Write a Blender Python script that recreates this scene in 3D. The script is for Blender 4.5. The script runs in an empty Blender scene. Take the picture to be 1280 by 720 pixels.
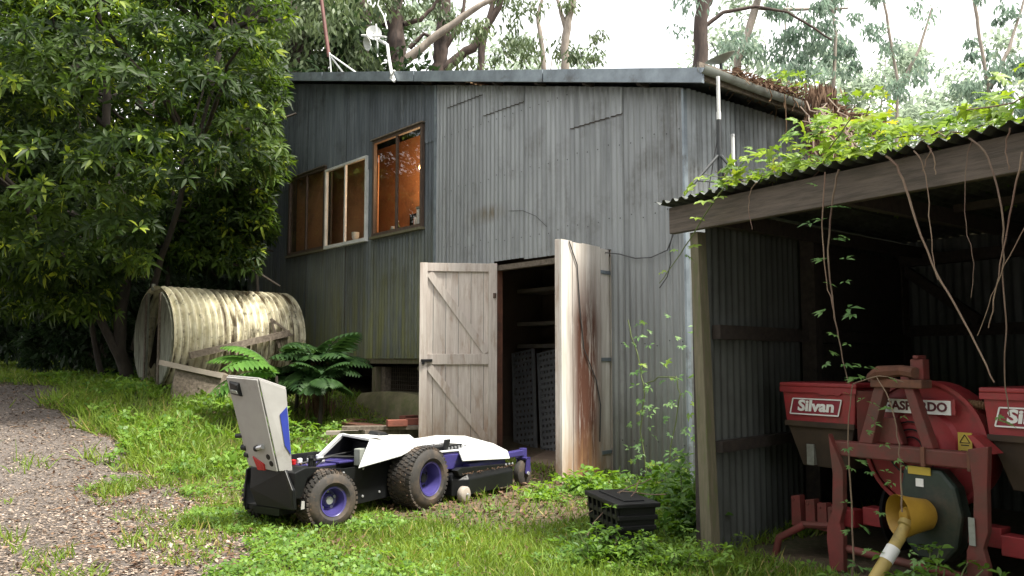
import bpy, math, random
import numpy as np
from mathutils import Matrix, Vector, noise
random.seed(7); rng = np.random.default_rng(11)
S = bpy.context.scene; COL = S.collection
# ---------------- camera ----------------
EYE = 1.15; PITCH = math.atan(89/1067)
cam = bpy.data.objects.new('camera', bpy.data.cameras.new('camera')); COL.objects.link(cam)
cam.location = (0, 0, EYE); cam.rotation_euler = (math.pi/2+PITCH, 0, 0)
cam.data.lens = 30.0; cam.data.sensor_width = 36; cam.data.clip_start = .05; cam.data.clip_end = 2000
S.camera = cam
# ---------------- light ----------------
SUN_EL, SUN_AZ = math.radians(63), math.radians(122)      # azimuth from +Y towards +X
w = bpy.data.worlds.new("World"); S.world = w; w.use_nodes = True
nt = w.node_tree; nt.nodes.clear()
sky = nt.nodes.new('ShaderNodeTexSky'); sky.sky_type = 'NISHITA'; sky.sun_disc = False
sky.sun_elevation = SUN_EL; sky.sun_rotation = SUN_AZ; sky.air_density = 1.2; sky.dust_density = 3.5
tc = nt.nodes.new('ShaderNodeTexCoord'); nz = nt.nodes.new('ShaderNodeTexNoise')
nz.inputs['Scale'].default_value = 2.2; nz.inputs['Detail'].default_value = 5
nt.links.new(tc.outputs['Generated'], nz.inputs['Vector'])
rp = nt.nodes.new('ShaderNodeMapRange'); rp.inputs[1].default_value = .38; rp.inputs[2].default_value = .58
rp.inputs[3].default_value = .40; rp.inputs[4].default_value = 1
nt.links.new(nz.outputs['Fac'], rp.inputs[0])
mx = nt.nodes.new('ShaderNodeMix'); mx.data_type = 'RGBA'
mx.inputs[7].default_value = (8.3, 8.1, 7.8, 1)          # the thin white cloud cover
nt.links.new(rp.outputs[0], mx.inputs[0]); nt.links.new(sky.outputs[0], mx.inputs[6])
bg = nt.nodes.new('ShaderNodeBackground'); bg.inputs[1].default_value = 0.12
wo = nt.nodes.new('ShaderNodeOutputWorld')
nt.links.new(mx.outputs[2], bg.inputs[0]); nt.links.new(bg.outputs[0], wo.inputs[0])
sd = bpy.data.lights.new('sun', 'SUN'); sd.energy = 4.3; sd.angle = math.radians(9); sd.color = (1, .95, .84)
so = bpy.data.objects.new('sun', sd); COL.objects.link(so)
sdir = Vector((math.sin(SUN_AZ)*math.cos(SUN_EL), math.cos(SUN_AZ)*math.cos(SUN_EL), math.sin(SUN_EL)))
so.rotation_euler = sdir.to_track_quat('Z', 'Y').to_euler(); so.location = sdir*40
vs = S.view_settings; vs.view_transform = 'Standard'; vs.look = 'None'; vs.gamma = 1; vs.exposure = 1.3

# ---------------- helpers ----------------
def frame(o, x=(1, 0), up=0):
    """matrix: x along a ground direction, z up"""
    X = Vector((x[0], x[1], 0)).normalized(); Y = Vector((-X.y, X.x, 0))
    m = Matrix.Identity(4)
    for i in range(3): m[i][0], m[i][1], m[i][2] = X[i], Y[i], (0, 0, 1)[i]
    m[0][3], m[1][3], m[2][3] = o[0], o[1], (o[2] if len(o) > 2 else up)
    return m
I4 = Matrix.Identity(4); WM = {}
def thing(name, label, cat, F=I4, group=None, kind=None):
    o = bpy.data.objects.new(name, None); COL.objects.link(o); o.matrix_world = F; WM[o.name] = F.copy()
    o.empty_display_size = .1
    o['label'] = label; o['category'] = cat
    if group: o['group'] = group
    if kind: o['kind'] = kind
    return o
def tag(o, label, cat, group=None, kind=None):
    o['label'] = label; o['category'] = cat
    if group: o['group'] = group
    if kind: o['kind'] = kind
    return o
def wm(o): return WM.get(o.name, I4) if o is not None else I4
def link(name, me, mat, parent=None, label=None, kind=None, M=None):
    o = bpy.data.objects.new(name, me); COL.objects.link(o)
    if mat is not None and not me.materials: me.materials.append(mat)
    if parent is not None: o.parent = parent
    P = wm(parent); L = M if M is not None else I4
    if M is not None: o.matrix_local = M
    WM[o.name] = P @ L
    if label: o['label'] = label
    if kind: o['kind'] = kind
    return o
class MB:
    def __init__(s): s.v = []; s.f = []
    def add(s, vs, fs):
        n = len(s.v); s.v += [tuple(p) for p in vs]; s.f += [tuple(i+n for i in f) for f in fs]; return s
    def box(s, x0, x1, y0, y1, z0, z1):
        return s.add([(x0,y0,z0),(x1,y0,z0),(x1,y1,z0),(x0,y1,z0),(x0,y0,z1),(x1,y0,z1),(x1,y1,z1),(x0,y1,z1)],
                     [(0,3,2,1),(4,5,6,7),(0,1,5,4),(1,2,6,5),(2,3,7,6),(3,0,4,7)])
    def hex(s, b, t):   # bottom four points, top four points
        return s.add(list(b)+list(t), [(0,3,2,1),(4,5,6,7),(0,1,5,4),(1,2,6,5),(2,3,7,6),(3,0,4,7)])
    def bar(s, p, q, w, h, up=(0, 0, 1)):
        p, q = Vector(p), Vector(q); d = (q-p).normalized(); u = Vector(up)
        if abs(d.dot(u)) > .98: u = Vector((0, 1, 0)) if abs(d.y) < .9 else Vector((1, 0, 0))
        a = d.cross(u).normalized()*w/2; b = a.cross(d).normalized()*h/2
        return s.hex([p-a-b, p+a-b, p+a+b, p-a+b], [q-a-b, q+a-b, q+a+b, q-a+b])
    def prism(s, poly, off):
        off = Vector(off); n = len(poly); a = [Vector(p) for p in poly]
        return s.add(a+[p+off for p in a], [tuple(range(n))[::-1], tuple(range(n, 2*n))]+[(i, (i+1) % n, (i+1) % n+n, i+n) for i in range(n)])
    def tube(s, pts, r, n=8, cap=True, tw=0):
        pts = [Vector(p) for p in pts]; m = len(pts)
        rs = r if isinstance(r, (list, tuple)) else [r]*m
        vs = []; fs = []; prev = None
        for i, p in enumerate(pts):
            d = (pts[min(i+1, m-1)]-pts[max(i-1, 0)]).normalized()
            if prev is None:
                prev = d.orthogonal().normalized()
            a = (prev-d*prev.dot(d))
            a = a.normalized() if a.length > 1e-6 else d.orthogonal().normalized()
            prev = a; b = d.cross(a)
            for k in range(n):
                t = 2*math.pi*k/n; vs.append(p+(a*math.cos(t)+b*math.sin(t))*rs[i])
        for i in range(m-1):
            for k in range(n):
                fs.append((i*n+k, i*n+(k+1) % n, (i+1)*n+(k+1) % n, (i+1)*n+k))
        if cap: fs += [tuple(range(n))[::-1], tuple(range((m-1)*n, m*n))]
        return s.add(vs, fs)
    def lathe(s, c, ax, prof, n=24, closed=False, cap=True):  # prof: (distance along axis, radius)
        c, ax = Vector(c), Vector(ax).normalized(); a = ax.orthogonal().normalized(); b = ax.cross(a)
        vs = []; fs = []
        for (h, r) in prof:
            for k in range(n):
                t = 2*math.pi*k/n; vs.append(c+ax*h+(a*math.cos(t)+b*math.sin(t))*r)
        m = len(prof)
        for i in range(m if closed else m-1):
            j = (i+1) % m
            for k in range(n): fs.append((i*n+k, i*n+(k+1) % n, j*n+(k+1) % n, j*n+k))
        if not closed:
            if cap and prof[0][1] > 1e-4: fs.append(tuple(range(n))[::-1])
            if prof[-1][1] > 1e-4: fs.append(tuple(range((m-1)*n, m*n)))
        return s.add(vs, fs)
    def build(s, name, mat, parent=None, F=None, label=None, smooth=None, bevel=0, kind=None):
        """verts are in parent coordinates, or in frame F (world matrix) when given"""
        vs = s.v
        if F is not None:
            T = wm(parent).inverted() @ F; vs = [T @ Vector(p) for p in vs]
        me = bpy.data.meshes.new(name); me.from_pydata([tuple(p) for p in vs], [], s.f); me.update()
        o = link(name, me, mat, parent, label, kind)
        if smooth:
            me.polygons.foreach_set('use_smooth', [True]*len(me.polygons)); me.set_sharp_from_angle(angle=math.radians(smooth))
        if bevel:
            b = o.modifiers.new('bevel', 'BEVEL'); b.width = bevel; b.segments = 2; b.limit_method = 'ANGLE'
        return o
def npmesh(name, V, F, mat, tone=None, parent=None, smooth=False, **k):
    """V (n,3); F list of integer arrays (m,k)"""
    me = bpy.data.meshes.new(name); V = np.asarray(V, np.float32)
    me.vertices.add(len(V)); me.vertices.foreach_set('co', V.ravel())
    loops = np.concatenate([f.ravel() for f in F]).astype(np.int32)
    tot = np.concatenate([np.full(len(f), f.shape[1], np.int32) for f in F])
    st = np.concatenate([[0], np.cumsum(tot)[:-1]]).astype(np.int32)
    me.loops.add(len(loops)); me.loops.foreach_set('vertex_index', loops)
    me.polygons.add(len(tot)); me.polygons.foreach_set('loop_start', st); me.polygons.foreach_set('loop_total', tot)
    if tone is not None:
        a = me.attributes.new('tone', 'FLOAT', 'POINT'); a.data.foreach_set('value', np.asarray(tone, np.float32))
    me.update(calc_edges=True)
    if smooth: me.polygons.foreach_set('use_smooth', [True]*len(me.polygons))
    return link(name, me, mat, parent, **k)
def nrm(a): return a/np.maximum(np.linalg.norm(a, axis=-1, keepdims=True), 1e-9)
def leaf_arrays(base, d, up, L, W, droop=.25, fold=.18, tone=None):
    """leaves as folded, bent blades: 6 points, two quads and two triangles"""
    n = len(base); d = nrm(d); side = nrm(np.cross(d, up)); nn = nrm(np.cross(side, d))
    L = np.broadcast_to(L, n)[:, None]; W = np.broadcast_to(W, n)[:, None]; dr = droop*L
    g = np.array([0, 0, -1.])
    m1 = base+d*L*.38+g*dr*.12; m2 = base+d*L*.72+g*dr*.5; tip = base+d*L+g*dr
    V = np.stack([base, m1+side*W*.5+nn*W*fold, m1-side*W*.5+nn*W*fold, m2+side*W*.36+nn*W*fold*.7, m2-side*W*.36+nn*W*fold*.7, tip, m1, m2], 1)
    o = (np.arange(n)*8)[:, None]
    T = np.concatenate([o+[0, 1, 6], o+[0, 6, 2], o+[3, 5, 7], o+[7, 5, 4]]); Q = np.concatenate([o+[1, 3, 7, 6], o+[6, 7, 4, 2]])
    return V.reshape(-1, 3), T, Q, (np.repeat(tone, 8) if tone is not None else None)
def leaves(name, base, d, up, L, W, mat, parent=None, droop=.25, fold=.18, tone=None, **k):
    V, T, Q, t = leaf_arrays(base, d, up, L, W, droop, fold, tone)
    return npmesh(name, V, [T, Q], mat, t, parent, **k)
def simple_leaves(name, base, d, up, L, W, mat, parent=None, tone=None, droop=.2, **k):
    n = len(base); d = nrm(d); side = nrm(np.cross(d, up)); L = np.broadcast_to(L, n)[:, None]; W = np.broadcast_to(W, n)[:, None]
    m = base+d*L*.45; tip = base+d*L-np.array([0, 0, 1.])*L*droop
    V = np.stack([base, m+side*W*.5, tip, m-side*W*.5], 1).reshape(-1, 3)
    Q = (np.arange(n)*4)[:, None]+np.array([0, 1, 2, 3])
    return npmesh(name, V, [Q], mat, np.repeat(tone, 4) if tone is not None else None, parent, **k)
def rand_dirs(n): return nrm(rng.normal(size=(n, 3)))
def vnoise(x, y, s, seed=0):   # cheap smooth 2-D noise in 0..1
    r = np.random.default_rng(seed+99).random((64, 64)); X = x/s; Y = y/s
    i = np.floor(X).astype(int); j = np.floor(Y).astype(int); u = X-i; v = Y-j; u = u*u*(3-2*u); v = v*v*(3-2*v)
    g = lambda a, b: r[a % 64, b % 64]
    return (g(i, j)*(1-u)+g(i+1, j)*u)*(1-v)+(g(i, j+1)*(1-u)+g(i+1, j+1)*u)*v

# ---------------- materials ----------------
class NT:
    def __init__(s, name):
        s.m = bpy.data.materials.new(name); s.m.use_nodes = True; s.t = s.m.node_tree
        s.b = s.t.nodes['Principled BSDF']; s.out = s.t.nodes['Material Output']; s.tc = s.n('ShaderNodeTexCoord')
    def n(s, ty, **k):
        x = s.t.nodes.new(ty)
        for a, b in k.items(): setattr(x, a, b)
        return x
    def l(s, a, b): s.t.links.new(a, b)
    def vec(s, scale=(1, 1, 1), rnd=True, src='Object'):
        mp = s.n('ShaderNodeMapping'); mp.inputs['Scale'].default_value = scale; s.l(s.tc.outputs[src], mp.inputs[0])
        if rnd:
            oi = s.n('ShaderNodeObjectInfo'); mu = s.n('ShaderNodeMath', operation='MULTIPLY'); mu.inputs[1].default_value = 37
            s.l(oi.outputs['Random'], mu.inputs[0]); s.l(mu.outputs[0], mp.inputs['Location'])
        return mp.outputs[0]
    def noise(s, vec, sc, det=4, rough=.6, lo=.35, hi=.65):
        t = s.n('ShaderNodeTexNoise'); t.inputs['Scale'].default_value = sc; t.inputs['Detail'].default_value = det; t.inputs['Roughness'].default_value = rough
        s.l(vec, t.inputs['Vector']); r = s.n('ShaderNodeMapRange'); r.inputs[1].default_value = lo; r.inputs[2].default_value = hi
        s.l(t.outputs['Fac'], r.inputs[0]); return r.outputs[0]
    def mix(s, f, a, b):
        m = s.n('ShaderNodeMix', data_type='RGBA')
        for v, i in ((f, 0), (a, 6), (b, 7)):
            if isinstance(v, (int, float)): m.inputs[i].default_value = v
            elif isinstance(v, tuple): m.inputs[i].default_value = v+(1,)
            else: s.l(v, m.inputs[i])
        return m.outputs[2]
    def math(s, op, a, b=0):
        m = s.n('ShaderNodeMath', operation=op, use_clamp=True)
        for v, i in ((a, 0), (b, 1)):
            if isinstance(v, (int, float)): m.inputs[i].default_value = v
            else: s.l(v, m.inputs[i])
        return m.outputs[0]
    def fin(s, col, rough=.6, metal=0, bump=None, bs=.3, bd=.01, spec=.5):
        if isinstance(col, tuple): s.b.inputs['Base Color'].default_value = col+(1,)
        else: s.l(col, s.b.inputs['Base Color'])
        if isinstance(rough, (int, float)): s.b.inputs['Roughness'].default_value = rough
        else: s.l(rough, s.b.inputs['Roughness'])
        s.b.inputs['Metallic'].default_value = metal; s.b.inputs['Specular IOR Level'].default_value = spec
        if bump is not None:
            b = s.n('ShaderNodeBump'); b.inputs['Strength'].default_value = bs; b.inputs['Distance'].default_value = bd
            s.l(bump, b.inputs['Height']); s.l(b.outputs[0], s.b.inputs['Normal'])
        return s.m
    def rnd_tint(s, col, amt=.25):
        oi = s.n('ShaderNodeObjectInfo'); r = s.n('ShaderNodeMapRange'); r.inputs[3].default_value = 1-amt; r.inputs[4].default_value = 1+amt*.6
        s.l(oi.outputs['Random'], r.inputs[0]); h = s.n('ShaderNodeHueSaturation'); s.l(r.outputs[0], h.inputs['Value']); s.l(col, h.inputs['Color'])
        return h.outputs[0]
def m_plain(name, c1, c2=None, sc=6, rough=.6, metal=0, bs=.2, stretch=(1, 1, 1), tint=0, lo=.35, hi=.65, dirt=None, dsc=3, dlo=.5, dhi=.7, spec=.5):
    t = NT(name); v = t.vec(stretch); c2 = c2 or tuple(x*.75 for x in c1)
    f = t.noise(v, sc, 6, .65, lo, hi); col = t.mix(f, c1, c2)
    if dirt: col = t.mix(t.noise(t.vec(stretch), dsc, 6, .7, dlo, dhi), col, dirt)
    if tint: col = t.rnd_tint(col, tint)
    return t.fin(col, rough, metal, f, bs, .004, spec)
def m_galv(name, c1, c2, dirt, dlo=.52, dhi=.72, metal=.35, rough=.5, moss=None, tint=.18):
    t = NT(name); st = t.vec((14, 14, .9)); f = t.noise(st, 1.0, 5, .6, .3, .7)
    col = t.mix(f, c1, c2); g = t.noise(t.vec((1, 1, 1)), 1.6, 6, .7, dlo, dhi)
    sk = t.noise(t.vec((30, 30, .7)), 1.0, 3, .6, .45, .7)
    col = t.mix(t.math('MULTIPLY', g, t.math('ADD', sk, .35)), col, dirt)
    if moss:   # green growth low on the sheets, uneven
        sx = t.n('ShaderNodeSeparateXYZ'); s2 = t.n('ShaderNodeNewGeometry'); t.l(s2.outputs['Position'], sx.inputs[0])
        r = t.n('ShaderNodeMapRange'); r.inputs[1].default_value = moss[1]; r.inputs[2].default_value = moss[2]; r.inputs[3].default_value = 1; r.inputs[4].default_value = 0
        t.l(sx.outputs[2], r.inputs[0]); mk = t.math('MULTIPLY', r.outputs[0], t.noise(t.vec((9, 9, .8)), 1, 5, .7, .3, .62))
        col = t.mix(mk, col, moss[0])
    if not moss or moss[1] < 1:   # a brownish smear on the wall above the doors
        so_ = t.n('ShaderNodeSeparateXYZ'); t.l(t.tc.outputs['Object'], so_.inputs[0]); vm_ = t.n('ShaderNodeVectorMath', operation='DISTANCE'); mp_ = t.n('ShaderNodeMapping'); mp_.inputs['Scale'].default_value = (2.1, 0, 7.5); t.l(t.tc.outputs['Object'], mp_.inputs[0]); t.l(mp_.outputs[0], vm_.inputs[0]); vm_.inputs[1].default_value = (3.0*2.1, 0, 2.88*7.5)
        mr = t.n('ShaderNodeMapRange'); mr.inputs[1].default_value = 1; mr.inputs[2].default_value = .2; t.l(vm_.outputs['Value'], mr.inputs[0]); col = t.mix(t.math('MULTIPLY', mr.outputs[0], t.noise(t.vec((12, 12, 3)), 1, 4, .7, .25, .7)), col, (.15, .125, .085))
    col = t.rnd_tint(col, tint)
    rg = t.n('ShaderNodeMapRange'); rg.inputs[3].default_value = rough-.08; rg.inputs[4].default_value = rough+.2; t.l(f, rg.inputs[0])
    return t.fin(col, rg.outputs[0], metal, t.noise(t.vec((3, 3, 1.5)), 3, 3, .5, .2, .8), .12, .01)
def m_leaf(name, c1, c2, rough=.42, trans=.35, spec=.4, c3=None):
    t = NT(name); at = t.n('ShaderNodeAttribute', attribute_name='tone')
    r = t.n('ShaderNodeValToRGB'); t.l(at.outputs['Fac'], r.inputs[0]); e = r.color_ramp.elements
    e[0].color = c1+(1,); e[1].color = c2+(1,)
    if c3: e[1].position = .9; x = e.new(1.0); x.color = c3+(1,)
    col = r.outputs[0]; t.fin(col, rough, 0, None, spec=spec)
    tr = t.n('ShaderNodeBsdfTranslucent'); hs = t.n('ShaderNodeHueSaturation'); hs.inputs['Value'].default_value = 1.5; hs.inputs['Saturation'].default_value = 1.1
    hs.inputs['Hue'].default_value = .485
    t.l(col, hs.inputs['Color']); t.l(hs.outputs[0], tr.inputs[0]); mx = t.n('ShaderNodeMixShader'); mx.inputs[0].default_value = trans
    t.l(t.b.outputs[0], mx.inputs[1]); t.l(tr.outputs[0], mx.inputs[2]); t.l(mx.outputs[0], t.out.inputs[0]); return t.m
def m_tleaf(name, c1, c2, rough=.45, trans=.4):   # leaf objects: colour by object
    t = NT(name); oi = t.n('ShaderNodeObjectInfo'); col = t.mix(oi.outputs['Random'], c1, c2)
    t.fin(col, rough); tr = t.n('ShaderNodeBsdfTranslucent'); hs = t.n('ShaderNodeHueSaturation'); hs.inputs['Value'].default_value = 1.6
    t.l(col, hs.inputs['Color']); t.l(hs.outputs[0], tr.inputs[0]); mx = t.n('ShaderNodeMixShader'); mx.inputs[0].default_value = trans
    t.l(t.b.outputs[0], mx.inputs[1]); t.l(tr.outputs[0], mx.inputs[2]); t.l(mx.outputs[0], t.out.inputs[0]); return t.m
M = {}
M['galv'] = m_galv('galvanised_light', (.335, .355, .365), (.225, .24, .25), (.12, .118, .11), moss=((.12, .13, .11), .0, .9), tint=.13)
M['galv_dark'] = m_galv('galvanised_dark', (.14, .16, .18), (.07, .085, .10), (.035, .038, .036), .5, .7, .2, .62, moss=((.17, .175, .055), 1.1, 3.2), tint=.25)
M['galv_side'] = m_galv('galvanised_side', (.34, .37, .39), (.22, .24, .25), (.07, .07, .065), .45, .7)
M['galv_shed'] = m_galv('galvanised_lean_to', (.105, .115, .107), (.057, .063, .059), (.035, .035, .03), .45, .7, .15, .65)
M['zinc'] = m_plain('zinc_trim', (.27, .32, .36), (.17, .20, .23), 5, .45, .35, .1, (1, 1, 1), .1, dirt=(.10, .10, .10), dlo=.55)
M['whitewood'] = m_plain('whitewashed_wood', (.62, .57, .52), (.42, .36, .31), 3, .75, 0, .4, (16, 16, 1.2), .12, .3, .75, dirt=(.25, .13, .07), dsc=2.2, dlo=.56, dhi=.8)
t = NT('pinkish_board'); v = t.vec((14, 14, .8)); f = t.noise(v, 2.5, 6, .65); col = t.mix(f, (.60, .55, .50), (.45, .39, .35)); col = t.mix(t.noise(t.vec((6, 6, 1.4)), 1.6, 6, .7, .52, .78), col, (.30, .21, .15))
sx = t.n('ShaderNodeSeparateXYZ'); ge = t.n('ShaderNodeNewGeometry'); t.l(ge.outputs['Position'], sx.inputs[0]); r = t.n('ShaderNodeMapRange'); r.inputs[1].default_value = .75; r.inputs[2].default_value = .1; t.l(sx.outputs[2], r.inputs[0])
col = t.mix(t.math('MULTIPLY', r.outputs[0], t.noise(t.vec((4, 4, 1.5)), 2, 6, .7, .30, .68)), col, (.27, .155, .08)); col = t.rnd_tint(col, .12); M['woodin'] = t.fin(col, .75, 0, f, .35, .004)
def m_peel(name):
    t = NT(name); v = t.vec((9, 9, 1.0), False); a = t.noise(v, 1.3, 7, .72, .36, .60); sy = t.n('ShaderNodeSeparateXYZ'); t.l(t.tc.outputs['Object'], sy.inputs[0])
    d = t.n('ShaderNodeMath', operation='ABSOLUTE'); d0 = t.n('ShaderNodeMath', operation='SUBTRACT'); d0.inputs[1].default_value = .46; t.l(sy.outputs[1], d0.inputs[0]); t.l(d0.outputs[0], d.inputs[0])
    dm = t.n('ShaderNodeMapRange'); dm.inputs[1].default_value = .36; dm.inputs[2].default_value = .14; t.l(d.outputs[0], dm.inputs[0])
    zm = t.n('ShaderNodeMapRange'); zm.inputs[1].default_value = 2.15; zm.inputs[2].default_value = 1.3; t.l(sy.outputs[2], zm.inputs[0])
    b0 = t.noise(t.vec((2.4, 2.4, .5), False), 1.8, 5, .6, .25, .6); b = t.math('MULTIPLY', t.math('MULTIPLY', dm.outputs[0], t.math('ADD', zm.outputs[0], .25)), t.math('ADD', b0, .9))
    fk = t.math('MULTIPLY', t.math('ADD', a, .55), b)
    col = t.mix(t.noise(v, 2, 4), (.70, .67, .63), (.52, .48, .43)); col = t.mix(fk, col, (.085, .032, .018))
    sx = t.n('ShaderNodeSeparateXYZ'); ge = t.n('ShaderNodeNewGeometry'); t.l(ge.outputs['Position'], sx.inputs[0])
    r = t.n('ShaderNodeMapRange'); r.inputs[1].default_value = .55; r.inputs[2].default_value = 0; t.l(sx.outputs[2], r.inputs[0])
    col = t.mix(t.math('MULTIPLY', r.outputs[0], t.noise(t.vec((3, 3, 1)), 3, 5, .6, .3, .6)), col, (.30, .17, .08))
    return t.fin(col, .7, 0, fk, .5, .006)
M['peel'] = m_peel('peeling_white_paint')
M['oldwood'] = m_plain('old_timber', (.20, .165, .13), (.09, .072, .055), 3, .85, 0, .5, (9, 9, 9), .2)
M['greenwood'] = m_plain('mossy_post', (.165, .145, .095), (.10, .088, .058), 3, .85, 0, .5, (12, 12, 1.5), .1, dirt=(.12, .14, .05))
M['beamwood'] = m_plain('beam_timber', (.125, .10, .082), (.07, .058, .048), 3, .85, 0, .5, (1.2, 14, 14), .1, dirt=(.06, .05, .04))
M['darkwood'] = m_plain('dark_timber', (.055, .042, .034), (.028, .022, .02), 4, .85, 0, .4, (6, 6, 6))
M['concrete'] = m_plain('mossy_concrete', (.20, .175, .105), (.10, .095, .05), 4, .9, 0, .5, dirt=(.10, .12, .04))
M['brick'] = m_plain('red_brick', (.21, .065, .042), (.14, .05, .035), 9, .9, 0, .5, tint=.2)
M['rust'] = m_plain('rusty_sheet', (.20, .085, .05), (.11, .05, .035), 5, .85, .1, .4, dirt=(.05, .035, .03))
M['tank'] = None
t = NT('streaked_tank_iron'); f = t.noise(t.vec((1.1, 1.4, 1.4), False), 1.5, 6, .68, .40, .60); st = t.noise(t.vec((11, 1.2, 1.2), False), 1.0, 5, .7, .42, .6)
sp = t.noise(t.vec((1.4, 4, 4), False), 2.2, 7, .72, .57, .70)
sx = t.n('ShaderNodeSeparateXYZ'); t.l(t.tc.outputs['Object'], sx.inputs[0]); xr = t.n('ShaderNodeMapRange'); xr.inputs[1].default_value = .35; xr.inputs[2].default_value = 1.7; xr.inputs[4].default_value = 1.25; t.l(sx.outputs[0], xr.inputs[0])
f = t.math('MULTIPLY', f, t.math('ADD', xr.outputs[0], .25))
f = t.math('ADD', f, t.math('MULTIPLY', xr.outputs[0], st))
wvx = t.n('ShaderNodeMath', operation='MULTIPLY'); wvx.inputs[1].default_value = 2*math.pi/.1; t.l(sx.outputs[0], wvx.inputs[0]); wc = t.n('ShaderNodeMath', operation='COSINE'); t.l(wvx.outputs[0], wc.inputs[0])
vm = t.n('ShaderNodeMapRange'); vm.inputs[1].default_value = .1; vm.inputs[2].default_value = -.9; vm.inputs[4].default_value = .85; t.l(wc.outputs[0], vm.inputs[0])
f = t.math('ADD', f, t.math('MULTIPLY', vm.outputs[0], t.noise(t.vec((2, 5, 5), False), 2, 4, .6, .25, .6)))   # valleys painted darker for rib shading, broken up like grime
col = t.mix(t.noise(t.vec((3, 3, 3), False), 3, 4), (.82, .78, .60), (.62, .57, .39)); col = t.mix(t.math('MULTIPLY', f, t.math('ADD', st, .1)), col, (.075, .055, .030)); col = t.mix(sp, col, (.045, .04, .026))
M['tank'] = t.fin(col, .6, .1, f, .25, .005)
M['tankend'] = m_plain('tank_end_board', (.26, .27, .22), (.13, .135, .10), 4, .8, 0, .4, (5, 5, .8), dirt=(.055, .05, .035))
M['black'] = m_plain('black_plastic', (.009, .0095, .010), (.006, .0065, .007), 9, .5, 0, .1, spec=.3)
M['blackmetal'] = m_plain('black_steel', (.010, .011, .012), (.006, .0065, .007), 5, .42, .1, .1, dirt=(.035, .032, .026), dsc=5, dlo=.6, dhi=.85, spec=.3)
M['rubber'] = m_plain('tyre_rubber', (.022, .021, .020), (.032, .028, .024), 8, .8, 0, .2, dirt=(.12, .085, .058), dsc=5, dlo=.46, dhi=.72)
M['purple'] = m_plain('violet_paint', (.055, .046, .19), (.040, .034, .14), 5, .35, .1, .05, dirt=(.10, .08, .10), dsc=6, dlo=.6)
M['whitep'] = m_plain('white_body_panel', (.64, .66, .67), (.52, .53, .52), 3, .35, 0, .05, dirt=(.42, .40, .33), dsc=4, dlo=.56, dhi=.85)
M['greyp'] = m_plain('greige_hood', (.35, .345, .335), (.29, .285, .275), 4, .5, 0, .05, dirt=(.17, .15, .12), dsc=4, dlo=.58, dhi=.85)
M['blue'] = m_plain('blue_stripe', (.03, .05, .30), (.025, .04, .24), 4, .4)
M['redlamp'] = m_plain('red_lens', (.45, .02, .02), (.25, .01, .01), 8, .2)
M['red'] = m_plain('faded_red_paint', (.31, .028, .032), (.21, .023, .026), 6, .55, 0, .15, dirt=(.11, .05, .035), dsc=4, dlo=.52, dhi=.75)
M['redrust'] = m_plain('rusty_red_paint', (.17, .03, .026), (.10, .03, .022), 7, .7, 0, .35, dirt=(.08, .04, .028), dsc=5, dlo=.45, dhi=.7)
M['browndust'] = m_plain('dusty_brown_plate', (.055, .035, .02), (.03, .02, .013), 5, .85)
M['yellow'] = m_plain('yellow_guard', (.42, .25, .03), (.30, .17, .022), 6, .5, 0, .1, dirt=(.15, .10, .04), dsc=4, dlo=.58)
M['sticker'] = m_plain('yellow_sticker', (.48, .35, .04), (.40, .29, .04), 6, .5)
M['shaft'] = m_plain('pale_yellow_shaft', (.40, .30, .09), (.30, .22, .07), 6, .6, dirt=(.14, .11, .05))
M['white'] = m_plain('white_print', (.75, .75, .74), (.68, .68, .66), 9, .5)
M['ink'] = m_plain('dark_print', (.10, .02, .03), (.08, .015, .02), 9, .6)
M['dgreen'] = m_plain('dark_green_guard', (.02, .035, .026), (.012, .02, .016), 5, .5, 0, .1, dirt=(.06, .05, .035), dsc=4)
M['greybox'] = m_plain('grey_box', (.26, .28, .25), (.2, .21, .19), 6, .6, dirt=(.12, .11, .09))
M['steel'] = m_plain('bright_steel', (.55, .56, .58), (.42, .43, .44), 8, .35, .6, .05)
M['whitepipe'] = m_plain('white_pipe', (.70, .71, .70), (.55, .56, .55), 8, .5)
M['darkpipe'] = m_plain('dark_pipe', (.05, .055, .06), (.035, .038, .04), 8, .5, .3)
M['rustpole'] = m_plain('rust_pole', (.14, .05, .045), (.09, .035, .03), 8, .7)
M['cable'] = m_plain('grey_cable', (.06, .062, .065), (.04, .04, .042), 8, .7)
M['room'] = m_plain('orange_ply', (.42, .20, .10), (.33, .155, .08), 2, .7, dirt=(.2, .10, .06), dsc=2)
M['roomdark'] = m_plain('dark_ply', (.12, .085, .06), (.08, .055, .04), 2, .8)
M['winframe'] = m_plain('brown_window_frame', (.10, .065, .045), (.055, .038, .03), 5, .7, 0, .3, (8, 8, 2))
M['winwhite'] = m_plain('white_window_frame', (.66, .67, .66), (.50, .51, .50), 5, .5)
M['shelf'] = m_plain('pale_shelf_board', (.34, .30, .25), (.24, .21, .18), 4, .8, tint=.15)
M['tray'] = m_plain('grey_seed_tray', (.19, .195, .20), (.14, .145, .15), 5, .7)
M['hay'] = m_plain('dry_brown', (.20, .115, .055), (.11, .065, .035), 6, .9, tint=.3)
M['bark_dark'] = m_plain('dark_bark', (.085, .060, .050), (.035, .026, .024), 5, .95, 0, .8, (2.2, 2.2, .5))
M['bark_grey'] = m_plain('grey_bark', (.30, .26, .22), (.16, .135, .115), 4, .9, 0, .5, (2, 2, .5))
M['bark_tree'] = m_plain('brown_bark', (.045, .036, .028), (.02, .016, .013), 5, .95, 0, .8, (3, 3, .8))
M['vinestem'] = m_plain('vine_stem', (.22, .165, .11), (.13, .075, .055), 5, .7, tint=.3)
M['vinegreen'] = m_plain('green_stem', (.13, .17, .06), (.09, .12, .04), 5, .7)
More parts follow.
